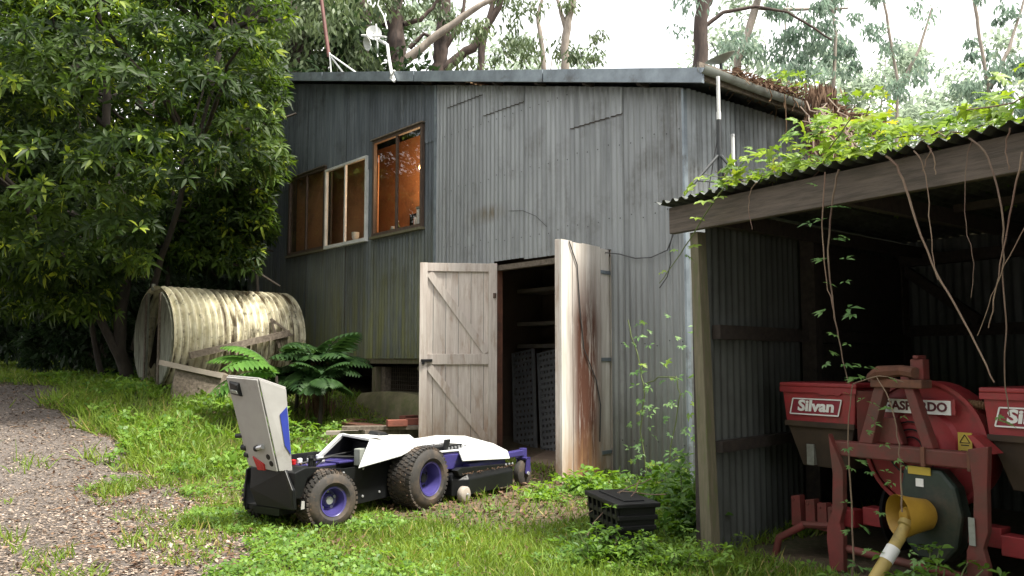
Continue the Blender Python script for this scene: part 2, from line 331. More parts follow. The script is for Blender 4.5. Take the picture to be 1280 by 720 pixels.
M['leaf_big'] = m_leaf('broad_tree_leaf', (.012, .029, .008), (.080, .140, .021), .5, .45, .28, (.32, .40, .05))
M['leaf_euc'] = m_leaf('gum_leaf', (.045, .075, .035), (.12, .16, .07), .5, .35)
M['leaf_far'] = m_leaf('hazed_gum_leaf', (.10, .15, .12), (.20, .27, .21), .6, .5)  # lightened leaf colour carries the haze and glare
M['leaf_pale'] = m_leaf('hazed_distant_leaf', (.15, .20, .15), (.28, .34, .26), .7, .55)  # distance haze is put into this pale leaf colour
M['leaf_dark'] = m_leaf('dark_bush_leaf', (.012, .030, .012), (.035, .065, .022), .45, .25)
M['leaf_fern'] = m_leaf('fern_leaf', (.025, .075, .02), (.10, .22, .04), .42, .3, .4)
M['leaf_fern_dark'] = m_leaf('dark_fern_leaf', (.012, .035, .012), (.05, .11, .025), .5, .25, .3)
M['leaf_vine'] = m_leaf('vine_leaf', (.06, .13, .022), (.20, .29, .04), .45, .45, .4, (.34, .33, .05))
M['leaf_weed'] = m_leaf('weed_leaf', (.045, .115, .018), (.19, .33, .045), .5, .4)
M['grass'] = m_leaf('grass_blade', (.065, .125, .02), (.24, .345, .055), .5, .4, .3, (.36, .32, .11))
M['litter'] = m_leaf('leaf_litter', (.075, .042, .028), (.20, .13, .085), .85, .1, .2)
M['chips'] = m_leaf('pale_gravel', (.085, .06, .042), (.44, .36, .295), .85, 0, .2)
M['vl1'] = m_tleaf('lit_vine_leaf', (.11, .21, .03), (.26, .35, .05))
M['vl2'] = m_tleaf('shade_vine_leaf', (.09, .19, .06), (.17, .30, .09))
t = NT('window_glass'); gl = t.n('ShaderNodeBsdfGlossy'); gl.inputs['Roughness'].default_value = .02; gl.inputs['Color'].default_value = (1, 1, 1, 1)
tp = t.n('ShaderNodeBsdfTransparent'); tp.inputs[0].default_value = (.93, .93, .91, 1); fr = t.n('ShaderNodeFresnel'); fr.inputs['IOR'].default_value = 1.52
mg = t.n('ShaderNodeMixShader'); gb_ = t.n('ShaderNodeNewGeometry'); ad = t.math('MULTIPLY', t.math('MULTIPLY', fr.outputs[0], .9), t.math('SUBTRACT', 1.0, gb_.outputs['Backfacing'])); t.l(ad, mg.inputs[0]); t.l(tp.outputs[0], mg.inputs[1]); t.l(gl.outputs[0], mg.inputs[2]); t.l(mg.outputs[0], t.out.inputs[0]); M['glass'] = t.m

# ---------------- ground ----------------
_s = [-50, 6.5, 8.5, 10, 11.2, 12.4, 14, 17, 24, 40, 400]; _z = [0, 0, .04, .22, .45, .66, .8, .93, 1.04, 1.10, 1.12]
def gz(x, y):
    x = np.asarray(x, float); y = np.asarray(y, float); s = -.55*x+.835*y
    z = (np.interp(s-.5, _s, _z)+np.interp(s, _s, _z)+np.interp(s+.5, _s, _z))/3
    k = np.clip((s-7)/3, 0, 1)*np.clip((-.3-x)/1.2, 0, 1)          # level under the sheds
    z = np.where(s > 7, z*np.clip((.6-x)/1.4, 0, 1), z)
    far = np.clip((np.hypot(x, y)-30)/60, 0, 1)
    return z+(vnoise(x, y, 1.7, 1)-.5)*.05*(1-far)*np.clip(np.hypot(x-1.9, y-9)/3-.4, 0, 1)
def gzf(x, y): return float(gz(x, y))
def at_ground(px, py):      # where a sight line of the photograph meets the ground
    a = (px-640)/1067; b = (360-py)/1067
    r = np.array([a, math.cos(PITCH)-b*math.sin(PITCH), math.sin(PITCH)+b*math.cos(PITCH)])
    t = np.linspace(2, 120, 6000); p = r[None]*t[:, None]; z = EYE+p[:, 2]
    k = np.argmax(z < gz(p[:, 0], p[:, 1])); return p[k, 0], p[k, 1]
_e = [at_ground(*q) for q in ((360, 760), (318, 716), (262, 668), (205, 622), (160, 590), (118, 556), (84, 524), (52, 498), (8, 476))]
_ey = np.array([p[1] for p in _e]); _ex = np.array([p[0] for p in _e])
def road_edge(y): return np.interp(y, np.concatenate([[-5, 2], _ey, [_ey[-1]+6, 200]]), np.concatenate([[.6, -.3], _ex, [_ex[-1]-9, -300]]))
def on_road(x, y, pad=0.0):
    return (road_edge(y)-x+(vnoise(x, y, .9, 3)-.5)*1.3+(vnoise(x, y, .25, 4)-.5)*.5) > pad
def far_track(x, y): return (y-(22-.25*(x+14))) > 0
# terrain sheet out to the horizon
N = 230; u = np.linspace(-1, 1, N)
gx = np.sinh(u*5.2)/np.sinh(5.2)*420; v = np.linspace(0, 1, N); gy = -8+np.sinh(v*4.6)/np.sinh(4.6)*620
gx = gx-1; X, Y = np.meshgrid(gx, gy); Z = gz(X, Y)
V = np.stack([X, Y, Z], -1).reshape(-1, 3); i = np.arange(N*N).reshape(N, N)
Q = np.stack([i[:-1, :-1], i[:-1, 1:], i[1:, 1:], i[1:, :-1]], -1).reshape(-1, 4)
t = NT('soil'); vv = t.vec((1, 1, 1), False)
c = t.mix(t.noise(vv, .9, 6, .7, .4, .6), (.055, .060, .022), (.10, .066, .042)); c = t.mix(t.noise(vv, 26, 5, .7, .45, .75), c, (.15, .105, .075))
M['soil'] = t.fin(c, .95, 0, t.noise(vv, 40, 5, .7, .3, .7), .5, .02)
g = npmesh('ground', V, [Q], M['soil'], smooth=True); g['kind'] = 'structure'
t = NT('drive_gravel'); vv = t.vec((1, 1, 1), False)
c = t.mix(t.noise(vv, .55, 5, .65, .35, .65), (.20, .175, .16), (.085, .066, .054)); c = t.mix(t.noise(vv, 45, 4, .75, .40, .62), c, (.075, .058, .048)); c = t.mix(t.noise(vv, 90, 3, .7, .55, .7), c, (.36, .33, .31))
M['drive'] = t.fin(c, .95, 0, t.noise(vv, 60, 5, .7, .3, .7), .7, .02)
x = np.linspace(-17, 1.4, 175); y = np.linspace(-3, 17, 190); X, Y = np.meshgrid(x, y)
V = np.stack([X, Y, gz(X, Y)+.006], -1).reshape(-1, 3); i = np.arange(X.size).reshape(X.shape)
Q = np.stack([i[:-1, :-1], i[:-1, 1:], i[1:, 1:], i[1:, :-1]], -1).reshape(-1, 4)
cx, cy = V[Q].mean(1)[:, 0], V[Q].mean(1)[:, 1]; Q = Q[on_road(cx, cy)]
g = npmesh('driveway', V, [Q], M['drive'], smooth=True); g['kind'] = 'structure'
x = np.linspace(-34, -7, 60); y = np.linspace(16, 34, 60); X, Y = np.meshgrid(x, y)
V = np.stack([X, Y, gz(X, Y)+.02], -1).reshape(-1, 3); i = np.arange(X.size).reshape(X.shape)
Q = np.stack([i[:-1, :-1], i[:-1, 1:], i[1:, 1:], i[1:, :-1]], -1).reshape(-1, 4)
cx, cy = V[Q].mean(1)[:, 0], V[Q].mean(1)[:, 1]; q = cy-(22-.15*(cx+14)); Q = Q[(q > -2.4)&(q < 2.2)]
g = npmesh('dirt_track', V, [Q], M['drive'], smooth=True); g['kind'] = 'structure'

# ---------------- corrugated sheets ----------------
def corr(name, x0, x1, zb, zt, y, mat, parent, F=None, amp=.009, pitch=.0762, ph=0, label=None, rows=1, wob=0):
    """upright sheet in the x-z plane of its frame; zb, zt are numbers or functions of x"""
    fb = zb if callable(zb) else (lambda x: zb); ft = zt if callable(zt) else (lambda x: zt)
    n = max(6, int(round((x1-x0)/pitch*8))); mb = MB(); vs = []
    wv = random.uniform(-1, 1)
    for r in range(rows+1):
        for k in range(n+1):
            x = x0+(x1-x0)*k/n; q = r/rows
            vs.append((x, y+amp*math.cos(2*math.pi*(x+ph)/pitch)+wob*wv*q*(1-q)*4, fb(x)*(1-q)+ft(x)*q))
    fs = [(r*(n+1)+k, r*(n+1)+k+1, (r+1)*(n+1)+k+1, (r+1)*(n+1)+k) for r in range(rows) for k in range(n)]
    mb.add(vs, fs); return mb.build(name, mat, parent, F, label, smooth=70)

# ================= MAIN SHED =================
W = frame((1.64, 7.85), (-.6405, .768))        # x along the front towards the far end, y out of the wall, z up
shed = thing('corrugated_shed', 'tall grey corrugated iron shed with open double doors and three upstairs windows', 'shed', W)
RZ = lambda x: 3.70+.258*x                      # underside of the roof along the front
LEN = 10.1; DEP = 3.1
# light front sheets, lapped
xs = [0, .76, 1.52, 2.28, 3.04, 3.80, 4.05]
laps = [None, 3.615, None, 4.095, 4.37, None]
for k in range(6):
    a, b = xs[k], xs[k+1]+(.03 if k < 5 else 0)
    a1 = max(a, .0); y = .035+(.005 if k % 2 else 0)
    bot = 2.27 if a >= .9 and b < 2.95 else None
    top = lambda x: RZ(x)-.01
    def seg(x0, x1, zb):
        L = laps[k]
        if L:
            corr('corrugated_sheet', x0, x1, L, top, y+.005, M['galv'], shed, wob=.004); corr('lap_shade_strip', x0, x1-.03, L-.008, L+.004, y+.0075, M['darkwood'], shed); corr('corrugated_sheet', x0, x1, zb, L+.1, y, M['galv'], shed)  # thin dark strips stand in for the shade under each lap
        else: corr('corrugated_sheet', x0, x1, zb, top, y, M['galv'], shed, rows=2, wob=.004)
    cuts = [a1]+[c for c in (.96, 2.84) if a1 < c < b]+[b]
    for p, q in zip(cuts[:-1], cuts[1:]):
        mid = (p+q)/2; seg(p, q, 2.25+.03*(mid-1) if .96 < mid < 2.84 else -.02)
# dark front sheets beyond, raised on posts, with window openings
wins = [(4.38, 5.66, 2.90, 4.30, 'brown'), (5.84, 7.118, 2.88, 4.13, 'white'), (7.124, 8.42, 2.88, 4.19, 'brown')]
edges = [4.05, 4.38, 5.02, 5.66, 5.84, 6.48, 7.12, 7.78, 8.42, 9.1, LEN]
for k in range(len(edges)-1):
    a, b = edges[k], edges[k+1]; mid = (a+b)/2; y = .0+(.005 if k % 2 else 0)
    win = [q for q in wins if q[0]-.01 < mid < q[1]+.01]
    if win:
        q = win[0]
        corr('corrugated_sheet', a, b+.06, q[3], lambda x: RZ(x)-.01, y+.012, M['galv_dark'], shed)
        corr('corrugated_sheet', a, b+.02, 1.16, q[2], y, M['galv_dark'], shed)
    else:
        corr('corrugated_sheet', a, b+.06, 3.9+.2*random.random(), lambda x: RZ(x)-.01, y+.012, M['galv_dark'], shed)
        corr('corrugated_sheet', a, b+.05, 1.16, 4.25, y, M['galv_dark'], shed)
MB().box(4.035, 4.075, .0, .062, 1.1, RZ(4.05)-.02).build('corner_trim', M['zinc'], shed)
MB().box(7.06, 7.18, -.06, -.032, 2.8, 4.3).build('window_stud', M['darkwood'], shed)
mb = MB()
for sx_ in [i*.152+.05 for i in range(26)]:
    for fz_ in (.35, 1.3, 2.55, 3.3): 
        if not (.9 < sx_ < 2.9 and fz_ < 2.4): mb.lathe((sx_, .052, fz_+random.uniform(-.03, .03)), (0, 1, 0), [(0, .008), (.004, .005)], 6)
    if RZ(sx_) > 4.1: mb.lathe((sx_, .052, 4.0), (0, 1, 0), [(0, .008), (.004, .005)], 6)
mb.build('nail', M['cable'], shed, kind='stuff')
# side wall under the eave
Wd = W @ Matrix.Rotation(-math.pi/2, 4, 'Z')    # x into the depth (-y of W), y = -> towards W's +x... outward is -y
for k in range(5):
    a, b = k*.76, min((k+1)*.76+.03, DEP)
    if a >= DEP: break
    corr('corrugated_sheet', a, b, -.02, RZ(0)-.01, -.01-(.005 if k % 2 else 0), M['galv_side'], shed, Wd)
MB().box(-.012, .012, .01, .06, 0, RZ(0)-.03).build('corner_trim', M['zinc'], shed)
# back and far walls
corr('back_wall', 0, LEN, -.02, lambda x: RZ(x)-.01, -DEP, M['galv_side'], shed, pitch=.15)
corr('end_wall', 0, DEP, .9, RZ(LEN)-.01, LEN, M['galv_dark'], shed, Wd, pitch=.15)
# roof: sheets running down the fall, barge board, gutter
for k in range(4):
    y0 = .22-k*.88; mb = MB(); n = 60; vs = []
    for xx in (-.33, LEN+.25):
        for j in range(n+1):
            yy = y0-.9*j/n; vs.append((xx, yy, RZ(xx)+.10+.009*math.cos(2*math.pi*yy/.0762)+.004*(k % 2)))
    mb.add(vs, [(j, j+1, n+2+j, n+1+j) for j in range(n)]).build('roof_sheet', M['galv_side'], shed, smooth=70)
def sl(x0, x1, y0, y1, dz0, dz1): return MB().hex([(x0,y0,RZ(x0)+dz0),(x1,y0,RZ(x1)+dz0),(x1,y1,RZ(x1)+dz0),(x0,y1,RZ(x0)+dz0)], [(x0,y0,RZ(x0)+dz1),(x1,y0,RZ(x1)+dz1),(x1,y1,RZ(x1)+dz1),(x0,y1,RZ(x0)+dz1)])
for a, b in ((-.36, 1.75), (1.77, 4.3), (4.32, 6.9), (6.92, LEN+.3)):
    m = sl(a, b, .20, .235, .0, .135); m.add(sl(a, b, .06, .20, .13, .145).v, sl(a, b, .06, .20, .13, .145).f)
    m.build('barge_board', M['zinc'], shed)
for k in range(6): sl(.4+k*.75, .45+k*.75, .06, .19, -.02, .12).build('purlin_end', M['darkwood'], shed)
g = []
for k in range(7):
    t_ = math.pi*k/6; g.append((-.36+.045*math.cos(t_), 3.75-.06*math.sin(t_)))
mb = MB(); n = 24; vs = []
gy_ = [.24-(DEP+.1)*j/n for j in range(n+1)]
for j in range(n+1):
    sag = .004*math.sin(j*.7)-.03*j/n
    for (a, z) in g: vs.append((a, gy_[j], z+sag))
    for (a, z) in g[::-1]: vs.append((-.36+(a+.36)*.86, gy_[j], z+sag+.004))
m_ = 14
mb.add(vs, [(j*m_+k, j*m_+(k+1) % m_, (j+1)*m_+(k+1) % m_, (j+1)*m_+k) for j in range(n) for k in range(m_)]); mb.build('gutter', M['greybox'], shed, smooth=50)
MB().box(-.31, -.285, -DEP, .2, 3.66, 3.82).build('fascia_board', M['oldwood'], shed)
# floor structure of the raised part
MB().box(4.07, LEN, -.09, -.02, 1.09, 1.16).build('floor_beam', M['greenwood'], shed)
MB().box(4.07, LEN, -DEP+.02, -.1, 1.08, 1.14).build('upper_floor', M['darkwood'], shed)
for x_ in (5.72, 5.80+1.9, 9.9): MB().box(x_-.05, x_+.05, -.15, -.06, .0, 1.04).build('floor_post', M['greenwood'], shed)
MB().box(5.52, 5.61, -.22, -.12, .0, 1.04).build('floor_post', M['oldwood'], shed)
MB().box(4.12, 4.22, -.15, -.05, .0, 1.04).build('floor_post', M['greenwood'], shed)
MB().bar((4.2, -.06, .75), (4.55, -.06, 1.04), .06, .05).build('knee_brace', M['greenwood'], shed)
mb = MB()
for k in range(26): mb.bar((4.25+k*.056, -.2, .35), (4.25+k*.056, -.2, 1.05), .004, .004)
for k in range(12): mb.bar((4.22, -.2, .4+k*.056), (5.66, -.2, .4+k*.056), .004, .004)
o = mb.build('wire_netting', M['oldwood'], shed); o['kind'] = 'stuff'
MB().box(4.0, LEN, -1.9, -1.86, 0, 1.1).build('underfloor_wall', M['darkwood'], shed)
MB().box(4.02, 4.06, -DEP, -.02, -.02, 4.6).build('partition', M['roomdark'], shed)
# upstairs room
MB().box(4.07, LEN-.02, -1.00, -.95, 1.15, 4.62).build('room_wall', M['room'], shed)
MB().hex([(4.07,-1.7,RZ(4.07)-.12),(LEN,-1.7,RZ(LEN)-.12),(LEN,-.02,RZ(LEN)-.12),(4.07,-.02,RZ(4.07)-.12)], [(4.07,-1.7,RZ(4.07)-.09),(LEN,-1.7,RZ(LEN)-.09),(LEN,-.02,RZ(LEN)-.09),(4.07,-.02,RZ(4.07)-.09)]).build('room_ceiling', M['room'], shed)
def window(x0, x1, z0, z1, kind):
    fm = M['winwhite'] if kind == 'white' else M['winframe']; d = .035 if kind == 'white' else .045
    mb = MB(); yo = .05
    mb.box(x0, x1, .0, yo, z0, z0+d).box(x0, x1, .0, yo, z1-d, z1).box(x0, x0+d, .0, yo-.002, z0+d, z1-d).box(x1-d, x1, .0, yo-.002, z0+d, z1-d)
    f = mb.build('window', fm, shed, label='white aluminium sliding window' if kind == 'white' else None)
    xm = (x0+x1)/2
    MB().box(xm-.018, xm+.018, .012, yo-.006, z0+d, z1-d).build('mullion', fm, f)
    MB().box(x0+d, xm-.0, .022, .027, z0+d, z1-d).build('pane', M['glass'], f)
    MB().box(xm+.0, x1-d, .014, .019, z0+d, z1-d).build('pane', M['glass'], f)
    if kind == 'brown':
        MB().box(x0-.03, x1+.03, .0, yo+.02, z0-.035, z0-.002).build('sill', M['greenwood'], f); MB().box(x0-.03, x1+.03, .02, yo+.025, z1+.002, z1+.02).build('head_flashing', M['oldwood'], f)
    else: MB().box(x0-.01, x1+.01, .0, yo+.015, z0-.02, z0-.002).build('sill', fm, f)
for q in wins: window(*q)
MB().box(7.18, 8.4, -.12, -.10, 2.9, 4.2).build('window_board', M['room'], shed); MB().box(6.15, 8.3, -.36, -.34, 2.9, 4.25).build('window_board', M['room'], shed)
# warm bulb in the upstairs room, seen glowing through the window
b = thing('hanging_bulb', 'warm glowing bulb hanging inside behind the largest brown window', 'lamp', W @ Matrix.Translation((5.30, -.55, 3.95)))
bm_ = bpy.data.materials.new('bulb_glow'); bm_.use_nodes = True; p = bm_.node_tree.nodes['Principled BSDF']; p.inputs['Emission Color'].default_value = (1, .55, .2, 1); p.inputs['Emission Strength'].default_value = 5
MB().lathe((0, 0, 0), (0, 0, 1), [(-.035, .001), (-.03, .018), (-.01, .03), (.015, .026), (.03, .014), (.045, .012)], 12).build('bulb', bm_, b, smooth=60)
MB().tube([(0, 0, .045), (0, 0, .9)], .004, 5).build('cord', M['cable'], b)
pl = bpy.data.lights.new('bulb_light', 'POINT'); pl.energy = 26; pl.color = (1, .62, .32); pl.shadow_soft_size = .04
po = bpy.data.objects.new('bulb_light', pl); COL.objects.link(po); po.parent = b; po.location = (0, 0, -.06)
# things standing on the inner sill
def on_sill(name, label, cat, x, y=-.12, z=2.94): return thing(name, label, cat, W @ Matrix.Translation((x, y, z)))
MB().box(4.4, 8.4, -.30, -.075, 2.88, 2.935).build('inner_ledge', M['roomdark'], shed)
a = on_sill('white_container', 'square white container inside the right corner of the largest window', 'box', 4.55)
MB().box(-.10, .10, -.07, .07, 0, .24).build('container_body', M['whitep'], a, bevel=.01); MB().box(-.105, .105, -.075, .075, .242, .27).build('lid', M['greybox'], a)
a = on_sill('jug', 'small green bottle on the ledge behind the brown window', 'bottle', 5.22)
MB().lathe((0, 0, 0), (0, 0, 1), [(0, .03), (.08, .032), (.10, .014), (.14, .012)], 12).build('bottle_body', M['vinegreen'], a, smooth=50); MB().lathe((0, 0, .14), (0, 0, 1), [(0, .015), (.02, .015)], 10).build('cap', M['white'], a)
a = on_sill('small_jar', 'clear whitish jar beside the green bottle on the window ledge', 'jar', 5.36)
MB().lathe((0, 0, 0), (0, 0, 1), [(0, .03), (.07, .03), (.075, .024)], 12).build('jar_body', M['greybox'], a, smooth=50); MB().lathe((0, 0, .075), (0, 0, 1), [(0, .027), (.02, .027)], 12).build('lid', M['white'], a)
a = on_sill('tap_fitting', 'dark bracket with pale stem standing behind the large window', 'bracket', 4.83)
MB().box(-.10, .06, -.02, .02, .15, .20).box(.02, .06, -.02, .02, 0, .15).build('bracket_arm', M['blackmetal'], a); MB().box(-.10, -.06, -.021, .021, 0, .15).build('stem', M['whitepipe'], a)
a = on_sill('white_cup', 'white rounded cup on the ledge inside the white framed window', 'cup', 6.42)
MB().lathe((0, 0, 0), (0, 0, 1), [(0, .03), (.05, .055), (.13, .06), (.13, .054), (.05, .05), (.01, .025)], 16).build('cup_body', M['whitepipe'], a, smooth=50); MB().tube([(.055, 0, .11), (.09, 0, .09), (.09, 0, .05), (.05, 0, .04)], .007, 6).build('handle', M['whitepipe'], a, smooth=60)
# ground floor room behind the doors
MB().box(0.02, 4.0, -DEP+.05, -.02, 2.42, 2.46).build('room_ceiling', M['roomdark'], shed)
MB().box(.90, 4.0, -DEP+.03, .05, -.03, .015).build('floor_slab', m_plain('dusty_floor', (.20, .14, .10), (.13, .09, .065), 4, .9), shed)
MB().box(.93, .97, -.08, .028, 0, 2.25).build('door_jamb', M['woodin'], shed); MB().box(2.83, 2.88, -.08, .05, 0, 2.26).build('door_jamb', M['rust'], shed)
MB().box(.97, 2.83, -.06, .02, 2.19, 2.25).build('door_head', M['oldwood'], shed)
# ---- doors (each moves on its hinges but belongs to the shed)
def door(hx, hz0, free, ztop, zbot, inside):
    """frame: x from hinge to free edge, y towards the viewer"""
    P = W @ Vector((hx, .03, 0)); d = Vector(free)-Vector((P.x, P.y)); wdt = d.length
    F = frame((P.x, P.y), (d.x, d.y)); s = 1 if (F.inverted() @ Vector((0, 0, 1))).y > 0 else -1
    return F, wdt, s
F, wd, s = door(2.80, 0, (-1.07, 9.88), 0, 0, True)
z0, z1 = .10, 2.27; f = lambda a, b: (min(a*s, b*s), max(a*s, b*s))
pw = (wd-.02)/6
mb = MB()
for (a, b, c, d) in ((0, .10, z0, z1), (wd-.09, wd, z0, z1), (.10, wd-.09, z1-.10, z1-.003), (.10, wd-.09, 1.09, 1.21), (.10, wd-.09, z0+.003, z0+.10)): y0, y1 = f(.0, .028); mb.box(a, b, y0, y1, c, d)
D1 = mb.build('door', M['woodin'], shed, F, 'whitewashed plank door with z-bracing, swung fully open', bevel=.003)
for k in range(6):
    y0, y1 = f(-.022, -.001+random.uniform(-.002, 0)); MB().box(.01+k*pw+.003, .01+(k+1)*pw-.002, y0, y1, z0-random.uniform(0, .01), z1+random.uniform(-.01, .004)).build('plank', M['woodin'], D1, F)
for (za, zb) in ((1.21, z1-.10), (z0+.10, 1.09)):
    MB().bar((.12, .012*s, za+.02), (wd-.11, .012*s, zb-.02), .022, .085, (0, 0, 1)).build('brace', M['woodin'], D1, F)
y0, y1 = f(.028, .055); MB().box(wd-.15, wd-.02, y0, y1, 1.12, 1.15).box(wd-.06, wd-.03, y0, y1, 1.09, 1.13).build('latch', M['blackmetal'], D1, F)
MB().tube([(.03, s*.03, 1.86), (.03, s*.034, 1.92)], .018, 8).build('knob', M['winframe'], D1, F)
F, wd, s = door(.99, 0, (.46, 7.90), 0, 0, False); z0, z1 = -.0, 2.26
pw = (wd-.02)/5
y0, y1 = f(-.075, -.026); mb = MB()
for (a, b, c, d) in ((0, .09, z0, z1), (wd-.09, wd, z0, z1+.01), (.09, wd-.09, z1-.10, z1-.003), (.09, wd-.09, 1.05, 1.17), (.09, wd-.09, z0+.003, z0+.12)): mb.box(a, b, y0, y1, c, d)
D2 = mb.build('door', M['woodin'], shed, F, 'weathered door with white paint peeling to rusty brown', bevel=.003)
for k in range(5):
    y0, y1 = f(-.025, .0+random.uniform(-.002, .002)); MB().box(.0+k*pw+.003, (k+1)*pw+(.02 if k == 4 else -.001), y0, y1, z0-random.uniform(0, .015), z1-.0+random.uniform(-.01, .01)).build('plank', M['peel'], D2, F)
for zz in (.22, 1.13, 2.0):
    y0, y1 = f(.004, .012); MB().box(-.04, .17, y0, y1, zz, zz+.035).tube([(-.02, y1+.002 if s > 0 else y0-.002, zz-.015), (-.02, y1+.002 if s > 0 else y0-.002, zz+.05)], .010, 6).build('strap_hinge', M['zinc'], D2, F)
MB().box(-.075, -.03, f(-.02, .01)[0], f(-.02, .01)[1], .05, 2.2).build('jamb_strip', M['peel'], D2, F)
mb = MB(); mb.tube([(wd-.12, s*.008, 2.26), (wd-.25, s*.012, 2.05), (wd-.30, s*.012, 1.6), (wd-.36, s*.012, 1.25), (wd-.58, s*.012, .95), (wd-.66, s*.012, .7), (wd-.64, s*.012, .35)], .006, 6)
mb.build('hanging_wire', M['cable'], D2, F, smooth=60)
# cable slung along the wall
o = MB().tube([(.98, .10, 2.22), (.8, .08, 2.19), (.6, .07, 2.13), (.4, .07, 2.12), (.2, .07, 2.17), (.12, .08, 2.3), (.10, .08, 2.45), (.0, .09, 2.55)], .006, 6).build('cable', M['cable'], None, W, smooth=60); tag(o, 'thin dark cable slung along the corrugated wall right of the doors', 'cable')
o = MB().tube([(.30, .07, 1.82), (.20, .075, 1.92), (.16, .07, 2.05), (.17, .07, 2.2), (.12, .07, 2.36), (-.02, .08, 2.52)], .005, 6).build('cable', M['cable'], None, W, smooth=60); tag(o, 'cable end dangling down the wall near the timber post', 'cable')
o = MB().tube([(2.55, .055, 2.86), (2.3, .058, 2.83), (2.08, .056, 2.74), (1.9, .055, 2.60)], .004, 5).build('wire', M['cable'], None, W, smooth=60); tag(o, 'short rusty wire curving across the light wall above the doors', 'wire')
# shelf rack and seed trays inside
sr = thing('shelf_rack', 'dark rack of pale shelves inside the open doorway', 'shelf', W @ Matrix.Translation((0, -1.25, 0)))
for zz in (1.30, 1.60, 2.05): MB().box(.5, 3.95, -.45, .0, zz, zz+.05).build('shelf', M['shelf'], sr)
for xx in (.52, 1.62, 2.9): MB().box(xx, xx+.05, .004, .05, .02, 2.4).build('upright', M['darkwood'], sr)
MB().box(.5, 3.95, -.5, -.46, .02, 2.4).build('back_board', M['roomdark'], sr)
def tray(x, lean, wd_, label):
    F2 = W @ Matrix.Translation((x, -.98, .02)) @ Matrix.Rotation(lean, 4, 'Y') @ Matrix.Rotation(math.radians(5), 4, 'X')
    o = thing('seed_tray', label, 'tray', F2, 'perforated seed trays leaning inside the shed'); mb = MB(); h, nr = 1.28, 17
    ys = [0]; 
    # board with real slots: horizontal ribs between rows, uprights between slots
    rr = h/nr
    for r in range(nr+1): mb.box(0, wd_, 0, .02, r*rr-.02 if r else 0, r*rr+.02 if r < nr else h)
    for r in range(nr):
        for c in range(6): 
            xx = c*wd_/5-.016+(.008 if r % 2 else -.008)*(0 < c < 5); mb.box(max(0, xx), min(wd_, xx+.034), .001, .019, r*rr+.02, (r+1)*rr-.02)
    mb.build('tray_board', M['tray'], o); MB().box(-.02, 0, -.02, .03, 0, h).box(wd_, wd_+.02, -.02, .03, 0, h).build('tray_rim', M['tray'], o); return o
tray(3.27, math.radians(8), .38, 'grey perforated tray nearer the left door, leaning upright inside')
tray(2.78, math.radians(9), .34, 'grey perforated tray nearer the peeling door, leaning upright inside')
# ================= CULVERT TANK =================
T = frame((-5.12, 12.2, .70), (.73, .68)); R_ = .73
tk = thing('iron_tank', 'stained cream corrugated iron tank lying on its side by the tree', 'tank', T)
n, m = 40, 200; vs = []
for j in range(m+1):
    x = 2.0*j/m; r = R_+.030*math.cos(2*math.pi*x/.1)
    for k in range(n+1):
        a = math.radians(-62+304*k/n); vs.append((x, math.cos(a)*r, R_+.01+math.sin(a)*r))
MB().add(vs, [(j*(n+1)+k, (j+1)*(n+1)+k, (j+1)*(n+1)+k+1, j*(n+1)+k+1) for j in range(m) for k in range(n)]).build('tank_shell', M['tank'], tk, smooth=80)
def cap(y0, y1, z0=0, x0=-.02, x1=.02):
    pts = []
    rr = R_-.012
    ys = [y0+(y1-y0)*k/6 for k in range(7)]
    top = [(x0, y, R_+math.sqrt(max(0, rr*rr-y*y))) for y in ys]; bot = [(x0, y, max(z0, R_-math.sqrt(max(0, rr*rr-y*y)))) for y in ys[::-1]]
    return MB().prism(top+bot, (x1-x0, 0, 0))
for a, b in ((.48, .722), (.24, .47)): cap(a, b).build('end_board', M['tankend'], tk)
for a, b in ((-.46, -.27), (-.722, -.47)): cap(a, b).build('end_board', M['tankend'], tk)
cap(-.72, .72, 0, 1.3, 1.32).build('dark_backing', M['black'], tk)  # black sheet standing in for the dark inside the open end
cap(-.72, .72, 0, 1.96, 1.98).build('end_board', M['tankend'], tk)
MB().box(-.04, -.021, -.31, -.26, .1, 1.38).build('door_post', M['oldwood'], tk); MB().box(-.04, -.021, .215, .26, .1, 1.38).build('door_post', M['oldwood'], tk)
MB().lathe((.02, .12, 2*R_-.02), (0, 0, 1), [(0, .03), (.09, .03), (.095, .02)], 10).build('pipe_stub', M['tankend'], tk, smooth=50)
o = MB().bar((.18, -.86, .50), (1.70, -.80, .84), .05, .09).build('timber_rail', M['oldwood'], None, T); tag(o, 'brown timber leaning along the lower side of the tank', 'timber')
o = MB().bar((-.22, -.83, .41), (.58, -1.02, .22), .045, .07).build('timber_plank', M['shelf'], None, T); tag(o, 'pale short plank jutting out in front of the tank', 'plank')
o = MB().bar((1.55, -.80, .62), (1.45, -.70, 1.05), .03, .03).bar((1.45, -.70, 1.05), (1.75, -.80, .8), .03, .03).build('timber_prop', M['oldwood'], None, T); tag(o, 'thin forked stick propped on the tank near its far end', 'stick')
gx_, gy2 = -4.55, 11.9
o = MB().hex([(-.1, -.9, -.25), (.75, -1.1, -.3), (.7, -.6, -.3), (0, -.55, -.25)], [(0, -.85, .35), (.7, -1.0, .22), (.66, -.92, .26), (.02, -.8, .36)]).build('tank_sheet', M['oldwood'], None, T); tag(o, 'grey curved offcut sheet lying below the front of the tank', 'sheet')
